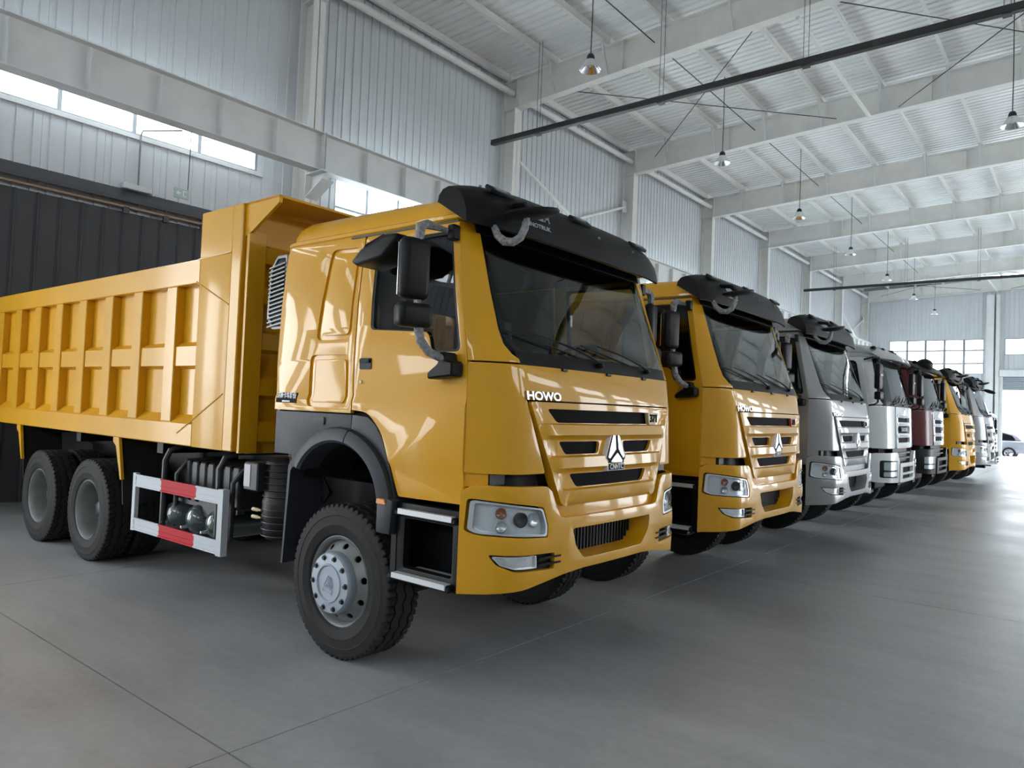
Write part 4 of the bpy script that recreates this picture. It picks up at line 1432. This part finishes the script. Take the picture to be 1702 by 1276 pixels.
    # ---- rear corner plate with lettering
    MB().plate([(-.825, 1.83), (-.555, 1.83), (-.555, 1.91), (-.825, 1.91)], [], smap(-1), .004, cv=[1.86, 1.90], front=.003).build('name_plate', 'lettering_dark', t)
    me = text_mesh('济南卡车股份', .052, .001, .0008, xscale=.82)
    for v in me.vertices:
        v.co = Vector((-.69 + v.co.x, -(yside(1.9) + .0135 + v.co.z), 1.885 + v.co.y))
    link('plate_lettering', me, 'lettering_white', t)
    MB().box(-.74, -.64, -1.262, -1.2585, 1.836, 1.848).build('plate_bar', 'lettering_white', t, 0)

def build_chassis(t, tail=-7.45):
    for s in (-1, 1):
        m = MB()
        m.box(tail, 1.15, s * .43 - .006, s * .43 + .006, .85, 1.16).box(tail, 1.15, min(s * .43, s * .35), max(s * .43, s * .35), 1.145, 1.16).box(tail, 1.15, min(s * .43, s * .35), max(s * .43, s * .35), .85, .865)
        m.build('frame_rail', 'chassis_black', t, 0)
        for x in (-2.25, -1.25):
            MB().tube([(x + .11 * math.cos(a * PI / 2), s * .445, 1.03 + .11 * math.sin(a * PI / 2)) for a in range(4)], .014, 6, closed=True).build('rail_stamp', 'chassis_black', t)
    for x in (-7.2, -6.4, -3.6, -2.6, -1.3):
        MB().box(x - .05, x + .05, -.42, .42, .9, 1.12).build('cross_member', 'chassis_black', t, 0)
    MB().box(-.6, 1.1, -.40, .40, .62, 1.62).bevel(.05).build('engine', 'chassis_black', t)
    MB().tube([(0, -.95, .50), (0, -.5, .42), (0, .5, .42), (0, .95, .50)], .07, 12).build('front_axle', 'chassis_black', t)
    for x in (-4.38, -5.84):
        MB().tube([(x, -1.0, TR), (x, 1.0, TR)], .11, 14).sphere((x, 0, TR), .26, .22, .24, 16, 10).build('rear_axle', 'chassis_black', t)
    for s in (-1, 1):
        MB().box(-6.3, -3.9, s * .55 - .05, s * .55 + .05, .66, .80).bevel(.02, 1).build('leaf_spring', 'chassis_black', t)
        MB().box(-.75, .75, s * .47 - .05, s * .47 + .05, .52, .60).bevel(.02, 1).build('leaf_spring', 'chassis_black', t)
    wheel(t, 0, -1.075, 'front', spin=.15)
    wheel(t, 0, 1.075, 'front', True, .4)
    for i, x in enumerate((-4.38, -5.84)):
        wheel(t, x, -1.085, 'rear', spin=.3 + i)
        wheel(t, x, -.745, 'rear', spin=.9 + i)
        wheel(t, x, 1.085, 'rear', True, .6 + i)
        wheel(t, x, .745, 'rear', True, 1.6 + i)
    # battery and tank gear between the axles
    m = MB().box(-2.62, -1.62, -1.05, -.55, .86, 1.22).bevel(.03, 2)
    o = m.build('fuel_tank', 'chassis_black', t)
    for k in range(7):
        x = -2.55 + k * .145
        MB().box(x - .05, x + .05, -1.065, -.54, .845, 1.235).bevel(.012, 1).build('tank_rib', 'dark_steel', o)
    for i, x in enumerate((-2.68, -2.29, -1.93)):
        m = MB().lathe([(.0, -1.17), (.06, -1.16), (.11, -1.13), (.135, -1.08), (.138, -.45), (.0, -.40)], (x, 0, .70), 'y', 24)
        a = m.build('air_tank', 'tank_green', t, 50)
        MB().lathe([(.0, -1.20), (.014, -1.20), (.016, -1.14)], (x - .06, 0, .63), 'y', 8).build('drain_valve', 'satin_silver', a)
    MB().box(-2.75, -1.62, -1.07, -1.0, .82, .86).box(-2.2, -1.66, -1.08, -1.06, .74, .88).build('tank_bracket', 'dark_steel', t, 0)
    # air filter with control box
    o = MB().lathe([(.0, .70), (.15, .71), (.17, .74), (.175, .86), (.185, .88), (.185, 1.02), (.175, 1.04), (.17, 1.34), (.12, 1.37), (.0, 1.37)], (-.98, -1.02, 0), 'z', 26).build('air_filter', 'chassis_black', t)
    for k in range(12):
        z = .74 + k * .053
        MB().tube([(-.98 + .182 * math.cos(2 * PI * j / 26), -1.02 + .182 * math.sin(2 * PI * j / 26), z) for j in range(26)], .006, 5, closed=True).build('filter_rib', 'dark_steel', o)
    MB().box(-1.22, -1.02, -1.27, -1.13, 1.10, 1.33).bevel(.01, 1).build('control_box', 'dark_steel', o)
    MB().box(-1.21, -1.12, -1.274, -1.271, 1.13, 1.31).build('box_label', 'lettering_grey', o, 0)
    for z in (.88, .94):
        MB().lathe([(.016, 0), (.016, .07), (.009, .09), (.009, .12)], (-1.17, -1.20, z), 'x', 8).build('fitting', 'badge_tan', o)
    # bent carrier tubes of the side guard
    for x in (-2.75, -1.75):
        MB().tube([(x, -1.18, .5), (x, -1.18, 1.22), (x + .03, -1.15, 1.32), (x + .08, -1.05, 1.37), (x + .15, -.6, 1.37)], .03, 10).build('guard_tube', 'dark_steel', t)
        MB().tube([(x + .12, -1.12, .6), (x + .12, -1.12, 1.1), (x + .18, -1.05, 1.22), (x + .3, -.6, 1.26)], .024, 8).build('guard_tube', 'dark_steel', t)
    # side guard, white and red channel sections
    o = MB().box(-3.26, -3.20, -1.25, -1.21, .49, 1.06).build('side_guard', 'guard_white', t, 0)
    MB().box(-1.62, -1.54, -1.26, -1.20, .49, 1.06).build('guard_post', 'guard_white', o, 0)
    for z0 in (.93, .50):
        for xa, xb, mt in ((-3.20, -2.68, 'guard_white'), (-2.68, -2.02, 'reflect_red'), (-2.02, -1.62, 'guard_white')):
            m = MB()
            m.box(xa, xb, -1.245, -1.235, z0, z0 + .12).box(xa, xb, -1.255, -1.235, z0 + .105, z0 + .12).box(xa, xb, -1.255, -1.235, z0, z0 + .015).box(xa, xb, -1.25, -1.24, z0 + .045, z0 + .055)
            m.build('guard_rail', mt, o, 0)

def build_bed(t, paint='bed_paint', far=True):
    """steel tipper body"""
    X0, X1, ZB, ZT = -7.62, -1.50, 1.39, 3.11
    bed = thing_child('dump_bed', t)
    MB().box(X0, X1 - .02, -1.14, 1.14, ZB + .02, ZB + .1).build('bed_floor', paint, bed, 0)
    sides = (-1, 1) if far else (-1,)
    for s in sides:
        def bx(x0, x1, yo, yi, z0, z1, name, bv=.008):
            MB().box(x0, x1, min(s * yo, s * yi), max(s * yo, s * yi), z0, z1).bevel(bv, 1).build(name, paint, bed)
        bx(X0, X1, 1.165, 1.15, ZB, ZT - .02, 'side_plate', .002)
        bx(X0, -2.15, 1.25, 1.10, 2.885, ZT, 'top_rail')
        bx(X0, -2.15, 1.25, 1.12, ZB, 1.60, 'bottom_rail')
        # smooth front field with diagonal welded corners
        MB().plate([(-2.15, 1.39), (-1.62, 1.39), (-1.62, ZT), (-2.15, ZT)], [], lambda x, z, w: (x, s * (1.25 + w), z), .1, bev=.006).build('front_field', paint, bed)
        for p, q in (((-2.20, 2.90), (-1.63, 2.66)), ((-2.42, 1.50), (-1.65, 1.88)), ((-2.18, ZT - .005), (-1.62, ZT + .01))):
            MB().tube([(p[0], s * 1.251, p[1]), (q[0], s * 1.251, q[1])], .007, 6).build('weld_seam', paint, bed)
        for xc in (-2.66, -3.37, -4.06, -4.75, -5.44, -6.13, -6.82, -7.5):
            bx(xc - .10, xc + .10, 1.25, 1.16, 1.60, 2.885, 'rib')
        rx = [-2.15, -2.66, -3.37, -4.06, -4.75, -5.44, -6.13, -6.82, -7.5]
        for a, b in zip(rx[1:], rx):
            x0, x1 = a + .10, (b - .10 if b != -2.15 else b)
            MB().prism([(s * 1.16, 2.10), (s * 1.235, 2.13), (s * 1.235, 2.31), (s * 1.16, 2.36)], 'x', x0, x1).build('mid_rail', paint, bed, 0)
            MB().prism([(s * 1.16, 1.60), (s * 1.245, 1.60), (s * 1.16, 1.68)], 'x', x0, x1).build('rail_fillet', paint, bed, 0)
        # front corner post and raised shoulder
        bx(-1.62, -1.47, 1.25, 1.08, ZB, 3.53, 'corner_post')
        bx(-1.44, -1.40, 1.22, 1.05, ZB - .01, 3.30, 'post_flange', .004)
        bx(-2.16, -1.62, 1.25, 1.16, ZT, 3.53, 'shoulder_plate')
        # canopy gusset
        MB().prism([(-1.47, 3.24), (-1.36, 3.28), (-.98, 3.47), (-.98, 3.53), (-1.47, 3.53)], 'y', s * 1.19, s * 1.22).build('canopy_gusset', paint, bed, 0)
        # mudguard brackets
        for x in (-3.72, -6.60):
            MB().prism([(x - .07, 1.39), (x + .06, 1.39), (x + .17, .96), (x + .14, .96), (x - .0, 1.30), (x - .07, 1.34)], 'y', s * 1.24, s * 1.21).build('flap_bracket', paint, bed, 0)
            MB().prism([(x + .01, 1.39), (x + .03, 1.39), (x + .15, .70), (x + .13, .70)], 'y', s * 1.20, s * .75).build('mud_flap', 'rubber', bed, 0)
    # front wall with horizontal stiffening boxes
    MB().box(X1 - .01, X1 + .02, -1.10, 1.10, ZB - .02, 3.50).build('front_wall', paint, bed, 0)
    for z in (1.55, 1.95, 2.35, 2.75, 3.1):
        MB().prism([(X1 + .02, z - .10), (X1 + .09, z - .07), (X1 + .09, z + .07), (X1 + .02, z + .10)], 'y', -1.06, 1.06).build('wall_stiffener', paint, bed, 0)
    MB().box(-1.62, -.98, -1.22, 1.22, 3.515, 3.535).build('canopy', paint, bed, 0)
    MB().box(X0 - .05, X0, -1.16, 1.16, ZB, ZT - .1).build('tail_gate', paint, bed, 0)
    MB().box(-7.3, -1.6, -.5, .5, 1.17, 1.40).build('sub_frame', 'chassis_black', bed, 0)
    for x in (-7.0, -5.0, -3.0):
        MB().box(x - .06, x + .06, -1.12, 1.12, 1.27, 1.40).build('cross_bearer', 'chassis_black', bed, 0)

def thing_child(name, parent):
    o = bpy.data.objects.new(name, None)
    COL.objects.link(o)
    o.parent = parent
    return o

T1 = thing('dump_truck', 'yellow dump truck with ribbed tipper bed and foil-wrapped mirrors, first in the row', 'truck', (0, 0, 0), group='parked trucks in a row')
build_cab(T1)
build_chassis(T1)
build_bed(T1)
# ================================================================== the other trucks of the same make
def clone(label, loc, swap=None):
    o = copy_tree(T1, None, swap)
    o.location = loc
    tag(o, label, 'truck', 'parked trucks in a row')
    return o
SILVER = {'yellow_paint': 'silver_paint', 'bed_paint': 'silver_paint'}
T2 = clone('yellow dump truck with red number badge, parked second in the row', (-.02, 3.50, 0), {'badge_tan': 'badge_red'})
T3 = clone('silver grey dump truck parked between a yellow truck and the white tractor', (0, 6.85, 0), {**SILVER, 'badge_tan': 'silver_paint'})
T6 = clone('yellow dump truck parked just beyond the dark red tractor', (.13, 18.05, 0))
T7 = clone('silver dump truck beyond the last yellow one, mirror arm reaching forward', (.2, 21.9, 0), {**SILVER, 'badge_tan': 'silver_paint'})
# forward mirror arm of the last silver truck
fm7 = MB().tube([(1.12, -.95, 3.08), (1.22, -.97, 3.06), (1.32, -.98, 2.92), (1.40, -.98, 2.90), (1.46, -.98, 2.93)], .018, 8).build('mirror_arm', 'black_plastic', T7)
m = MB().sphere((0, 0, 0), .16, .10, .055, 18, 8)
for v in m.bm.verts:
    v.co = Matrix.Rotation(math.radians(18), 3, 'Y') @ v.co + Vector((1.56, -.98, 2.88))
m.build('mirror_shell', 'black_plastic', fm7)

# ================================================================== flat-nosed tractors of another make
BT2 = [(.6, 1.50), (1.36, 1.50), (1.40, 1.47), (2.16, 1.44), (2.95, 1.27), (3.3, 1.2)]
HALF2 = [(.6, 1.25), (2.2, 1.25), (3.05, 1.19)]
def gsurf(y, z, w=0.0):
    def X(yy):
        a = abs(yy)
        return lerp_table(BT2, z) - .05 * a * a - .22 * max(0, (a - .98) / .27) ** 2
    d = (X(y + .01) - X(y - .01)) / .02
    n = math.hypot(1, d)
    hw = lerp_table(HALF2, z) / 1.25
    return (X(y) + w / n, (y - w * d / n) * hw, z)
def smap2(s):
    return lambda x, z, w: (x, s * (lerp_table(HALF2, z) + w), z)

def flat_truck(name, label, loc, paint, bumper, cap, chrome='chrome', scale=1.0, rotz=0, style=0):
    t = thing(name, label, 'truck', loc, rotz, 'parked trucks in a row')
    CZ = [2.2, 2.6]
    for s in (-1, 1):
        MB().plate([(-.80, 1.42), (.12, 1.42), (.12, 3.02), (-.80, 3.02)], [], smap2(s), .03, cv=CZ, bev=.01).build('side_panel', paint, t)
        door = [(.13, 1.30), (1.15, 1.30), (1.15, 2.16), (1.0, 3.0), (.13, 3.0)]
        win = rpoly([(.22, 2.24), (1.03, 2.24), (.90, 2.92), (.22, 2.92)], .07)
        o = MB().plate(door, [win], smap2(s), .035, cv=CZ, bev=.01).build('cab_door', paint, t)
        wo = [(.6 + (a - .6) * 1.05, 2.58 + (b - 2.58) * 1.05) for a, b in win]
        wi = [(.6 + (a - .6) * .94, 2.58 + (b - 2.58) * .94) for a, b in win]
        MB().plate(wo, [wi], smap2(s), .02, cv=CZ, front=.004).build('window_seal', 'black_plastic', o)
        MB().plate(win, [], smap2(s), .005, cv=CZ, front=-.015).build('door_glass', 'door_glass', o)
        MB().plate(rrect(.18, 1.98, .32, 2.05, .012), [], smap2(s), .012, front=.012).build('door_handle', 'black_plastic', o)
        pil = [(s * a, b) for a, b in ((1.25, 2.16), (1.08, 2.16), (1.12, 2.24), (1.135, 2.4), (1.12, 3.0), (1.25, 3.0))]
        MB().plate(pil, [], gsurf, .03, cu=CUY, cv=CZ, bev=.006).build('front_pillar', paint, t)
        # corner deflector below the windscreen
        cor = rpoly([(s * a, b) for a, b in ((1.25, 1.40), (.66, 1.40), (.62, 2.14), (1.25, 2.14))], [.03, .06, .06, .03])
        MB().plate(cor, [], gsurf, .04, cu=CUY, cv=[1.6, 1.9], front=.02, bev=.015).build('corner_panel', paint, t)
        # mirrors: a tall one, a wide one, bracket frame
        mo = MB().box(1.28, 1.38, s * 1.42 - .11, s * 1.42 + .11, 2.42, 2.86).bevel(.035, 2).build('side_mirror', 'black_plastic', t)
        MB().box(1.29, 1.40, s * 1.43 - .12, s * 1.43 + .12, 2.24, 2.38).bevel(.03, 2).build('wide_mirror', 'black_plastic', mo)
        if style == 0:
            MB().box(1.381, 1.384, s * 1.42 - .09, s * 1.42 + .09, 2.645, 2.68).build('reflector_strip', 'amber', mo, 0)
        MB().tube([(1.05, s * 1.22, 2.95), (1.2, s * 1.3, 2.98), (1.33, s * 1.42, 2.97), (1.33, s * 1.42, 2.2), (1.25, s * 1.3, 2.16), (1.12, s * 1.22, 2.14)], .016, 8).build('mirror_frame', 'black_plastic', mo)
        # bumper corner with lamps
        bq = rpoly([(s * a, b) for a, b in ((1.26, .82), (.62, .80), (.58, 1.16), (.72, 1.34), (1.26, 1.32))], .05)
        bo = MB().plate(bq, [], gsurf, .06, cu=CUY, front=.05, bev=.025).build('bumper_corner', bumper, t)
        fr = rpoly([(s * a, b) for a, b in ((1.18, .90), (.74, .89), (.74, 1.19), (1.18, 1.20))], .03)
        MB().plate(fr, [], gsurf, .02, cu=CUY, front=.056, bev=.005).build('lamp_frame', 'black_plastic', bo)
        for z0, z1, nm in ((1.03, 1.17, 'headlight'), (.92, 1.0, 'fog_lamp')):
            lq = rpoly([(s * a, b) for a, b in ((1.14, z0), (.79, z0), (.79, z1), (1.14, z1))], .015, 2)
            l = MB().plate(lq, [], gsurf, .01, cu=CUY, front=.060).build(nm, 'lamp_aluminium', bo)
            MB().plate(lq, [], gsurf, .004, cu=CUY, front=.068).build('lens', 'lens_clear', l)
        MB().box(.45, 1.2, min(s * 1.0, s * 1.25), max(s * 1.0, s * 1.25), .62, .68).bevel(.01, 1).build('step', 'black_plastic', t)
        MB().box(.45, 1.2, min(s * .95, s * 1.24), max(s * .95, s * 1.24), .95, 1.28).bevel(.02, 1).build('step_unit', 'black_plastic', t)
        rows = []
        for i in range(13):
            a = math.radians(5 + 170 * i / 12)
            rows.append([(.66 * math.cos(a), s * 1.27, .62 + .66 * math.sin(a)), (.66 * math.cos(a), s * .8, .62 + .66 * math.sin(a))])
        m = MB(); m.grid(rows); m.grid([[(p[0] * .93, p[1], .62 + (p[2] - .62) * .93) for p in r] for r in rows])
        m.build('wheel_arch', 'grey_plastic', t)
    # front grille panel
    gp = rpoly([(-.60, 1.40), (.60, 1.40), (.61, 2.14), (-.61, 2.14)], .03)
    slots = [rrect(-.50, z, .50, z + h, .02) for z, h in ((1.50, .09), (1.67, .13), (1.87, .08))]
    g = MB().plate(gp, slots, gsurf, .05, cu=CUY, front=.03, bev=.012).build('grille_panel', paint if style == 0 else chrome, t)
    for z, h in ((1.50, .09), (1.67, .13), (1.87, .08)):
        MB().plate(rrect(-.52, z - .01, .52, z + h + .01, .02), [], gsurf, .01, cu=CUY, front=-.01).build('grille_mesh', 'grille_mesh', g)
        MB().plate(rrect(-.53, z + h + .012, .53, z + h + .05, .015), [], gsurf, .02, cu=CUY, front=.045, bev=.006).build('grille_bar', chrome, g)
    if style == 0:
        me = text_mesh('SHACMAN', .10, .004, .002, xscale=1.15)
        for v in me.vertices:
            v.co = Vector(gsurf(v.co.x, 1.735 + v.co.y, .034 + v.co.z))
        link('maker_lettering', me, 'chrome', g)
    m = MB().lathe([(.0, .02), (.06, .018), (.085, .01), (.09, 0)], (0, 0, 0), 'x', 20)
    for v in m.bm.verts:
        v.co = Vector((1.47 + v.co.x, v.co.y, 2.03 + v.co.z))
    m.build('emblem', chrome, g)
    # bumper centre
    bc = MB().plate(rpoly([(-.62, .80), (.62, .80), (.60, 1.14), (-.60, 1.14)], .02), [rrect(-.46, .97, .46, 1.07, .02), rrect(-.46, .86, .46, .93, .02)], gsurf, .06, cu=CUY, front=.07, bev=.012).build('bumper', bumper, t)
    MB().plate([(-.5, .84), (.5, .84), (.5, 1.1), (-.5, 1.1)], [], gsurf, .01, cu=CUY, front=-.0).build('bumper_mesh', 'grille_mesh', bc)
    MB().plate([(-.64, 1.15), (.64, 1.15), (.60, 1.39), (-.60, 1.39)], [], gsurf, .02, cu=CUY, front=-.05).build('front_step', 'black_plastic', t)
    for z in (1.22, 1.31):
        MB().bar((1.47, -.5, z), (1.47, .5, z), .04, .03).build('step_bar', 'dark_steel', t, 0)
    # windscreen and wipers
    gl = rpoly([(-1.10, 2.20), (1.10, 2.20), (1.12, 2.96), (-1.12, 2.96)], .08)
    w = MB().plate(gl, [], gsurf, .006, cu=CUY, cv=[2.4, 2.6, 2.8], front=-.006).build('windscreen', 'truck_glass', t)
    MB().plate([(a * 1.02, 2.58 + (b - 2.58) * 1.06) for a, b in gl], [[(a * .95, 2.58 + (b - 2.58) * .90) for a, b in gl]], gsurf, .01, cu=CUY, cv=[2.4, 2.6, 2.8], front=-.012).build('screen_border', 'visor_black', w)
    MB().plate([(-1.08, 2.13), (1.08, 2.13), (1.10, 2.21), (-1.10, 2.21)], [], gsurf, .04, cu=CUY, front=.005).build('cowl', 'visor_black', t)
    for y in (-.75, -.1, .55):
        MB().tube([gsurf(y, 2.17, .03), gsurf(y + .25, 2.22, .06), gsurf(y + .5, 2.30, .03)], .014, 6).build('wiper_arm', 'black_plastic', w)
        MB().tube([gsurf(y + .2 + .1 * k, 2.23 + .03 * k, .02) for k in range(5)], .010, 6).build('wiper_blade', 'black_plastic', w)
    # roof, cap with marker lamps
    m = MB().prism([(-.80, 3.0), (1.20, 3.0), (1.12, 3.10), (.6, 3.17), (-.6, 3.20), (-.78, 3.14)], 'y', -1.19, 1.19).bevel(.05, 3)
    m.build('roof', paint, t)
    m = MB()
    rows = []
    for y in (-1.22, -1.20, -1.1, -.8, -.4, 0, .4, .8, 1.1, 1.2, 1.22):
        k = abs(y) / 1.22
        o_ = -.16 * k ** 3
        l_ = -.05 * k ** 4
        rows.append([(x + (o_ if x > .9 else 0), y, z + (l_ if z > 3.05 else 0)) for x, z in ((.45, 3.14), (.50, 3.24), (.8, 3.27), (1.15, 3.22), (1.42, 3.06), (1.47, 2.97), (1.44, 2.955), (1.36, 3.03), (1.1, 3.13), (.45, 3.12))])
    V = m.grid(rows)
    m.bm.faces.new(V[0]); m.bm.faces.new(V[-1][::-1])
    for i in range(len(V) - 1):
        m.bm.faces.new((V[i][0], V[i][-1], V[i + 1][-1], V[i + 1][0]))
    vz = m.build('roof_cap', cap, t, 45)
    for y in (-.95, -.5, 0, .5, .95):
        MB().sphere((1.23 - .1 * abs(y), y, 3.175), .05, .09, .035, 12, 6).build('marker_lamp', 'black_plastic', vz)
    if style == 0:
        MB().tube([(.3, -.6, 3.18), (.26, -.6, 3.75)], .008, 6).build('antenna', 'black_plastic', t)
    # interior, back, floor
    MB().box(-.79, -.75, -1.2, 1.2, 1.42, 3.02).build('cab_back', paint, t, 0)
    MB().box(-.75, 1.3, -1.15, 1.15, 1.32, 1.40).build('cab_floor', 'interior_dark', t, 0)
    MB().prism([(1.36, 1.42), (1.36, 2.14), (1.0, 2.16), (.95, 1.42)], 'y', -.9, .9).bevel(.03).build('dashboard', 'interior_dark', t)
    for y in (-.58, .58):
        st = MB().box(-.05, .42, y - .25, y + .25, 1.62, 1.82).bevel(.05).build('seat', 'interior_mid', t)
        MB().prism([(-.10, 1.80), (.06, 1.80), (-.04, 2.5), (-.14, 2.5)], 'y', y - .24, y + .24).bevel(.04).build('seat_back', 'interior_mid', st)
    MB().box(-.5, 1.1, -.40, .40, .62, 1.32).bevel(.05).build('engine', 'chassis_black', t)
    # running gear
    for s in (-1, 1):
        MB().box(-6.2, 1.1, s * .43 - .03, s * .43 + .03, .85, 1.12).build('frame_rail', 'chassis_black', t, 0)
        wheel(t, 0.0, s * 1.075, 'front', s > 0)
        for x in (-3.9, -5.25):
            wheel(t, x, s * 1.085, 'rear', s > 0)
            wheel(t, x, s * .745, 'rear', s > 0)
        MB().lathe([(.0, -2.6), (.28, -2.59), (.31, -2.56), (.31, -1.24), (.28, -1.21), (.0, -1.2)], (0, s * .90, .82), 'x', 24).build('fuel_tank', 'rim_grey', t)
    for x in (0.0, -3.9, -5.25):
        MB().tube([(x, -.95, TR), (x, .95, TR)], .09, 12).build('axle', 'chassis_black', t)
    MB().box(-4.9, -4.1, -.45, .45, 1.13, 1.28).bevel(.04, 1).build('fifth_wheel', 'dark_steel', t)
    t.scale = (scale, scale, scale)
    return t
T4 = flat_truck('tractor_truck', 'white tractor truck with overhanging pale roof cap and chrome grille bars', (0, 10.45, 0), 'white_paint', 'white_paint', 'silver_paint')
T5 = flat_truck('tractor_truck', 'dark red tractor truck with black bumper and black roof visor', (.05, 13.9, 0), 'red_paint', 'black_plastic', 'visor_black', style=1)
T8 = flat_truck('light_truck', 'low white light truck at the end of the row before the far doorway', (.45, 25.3, 0), 'white_paint', 'silver_paint', 'white_paint', scale=.735, style=1)
# dark folded roof deflector of the red tractor
m = MB().sphere((0, 0, 0), .17, .20, .14, 16, 10)
for v in m.bm.verts:
    v.co = v.co + Vector((1.28, -.72, 3.12))
m.build('roof_horn', 'visor_black', T5)

# ================================================================== car outside the far door
car = thing('car', 'silver blue car parked outside beyond the far doorway', 'car', (-1.65, 53.3, -.205))
body = [(-2.55, .35), (-2.6, .62), (-2.4, .84), (-1.4, .98), (1.9, 1.02), (2.1, .92), (2.15, .55), (2.0, .32), (-2.4, .30)]
MB().prism(body, 'y', -.92, .92).bevel(.09, 3).build('body', 'car_paint', car)
gh = [(-1.35, .96), (-.55, 1.50), (.9, 1.56), (1.55, 1.36), (1.95, 1.0)]
MB().prism(gh, 'y', -.80, .80).bevel(.08, 3).build('cabin', 'car_paint', car)
for s in (-1, 1):
    MB().prism([(-1.12, 1.02), (-.50, 1.42), (.25, 1.47), (.25, 1.03)], 'y', s * .795, s * .812).build('side_window', 'visor_black', car, 0)
    MB().prism([(.32, 1.03), (.32, 1.47), (.85, 1.48), (1.40, 1.30), (1.55, 1.05)], 'y', s * .795, s * .812).build('side_window', 'visor_black', car, 0)
    MB().box(1.95, 2.13, min(s * .55, s * .93), max(s * .55, s * .93), .80, .92).bevel(.02, 1).build('tail_lamp', 'reflect_red', car)
    for x in (-1.55, 1.25):
        o = MB().lathe([(.20, -.1), (.30, -.1), (.335, -.07), (.335, .07), (.30, .1), (.20, .1)], (0, 0, 0), 'y', 32, closed=True).build('wheel', 'rubber', car)
        o.location = (x, s * .84, .335)
        for k in range(5):
            a = 2 * PI * k / 5
            MB().bar((0, s * .09, 0), (.21 * math.cos(a), s * .09, .21 * math.sin(a)), .05, .02, (0, 1, 0)).build('spoke', 'satin_silver', o, 0)
        MB().lathe([(.19, -.09), (.22, -.105), (.22, .105), (.19, .09)], (0, 0, 0), 'y', 24, closed=True).build('rim', 'satin_silver', o)
car.scale = (1.15, 1.15, 1.15)
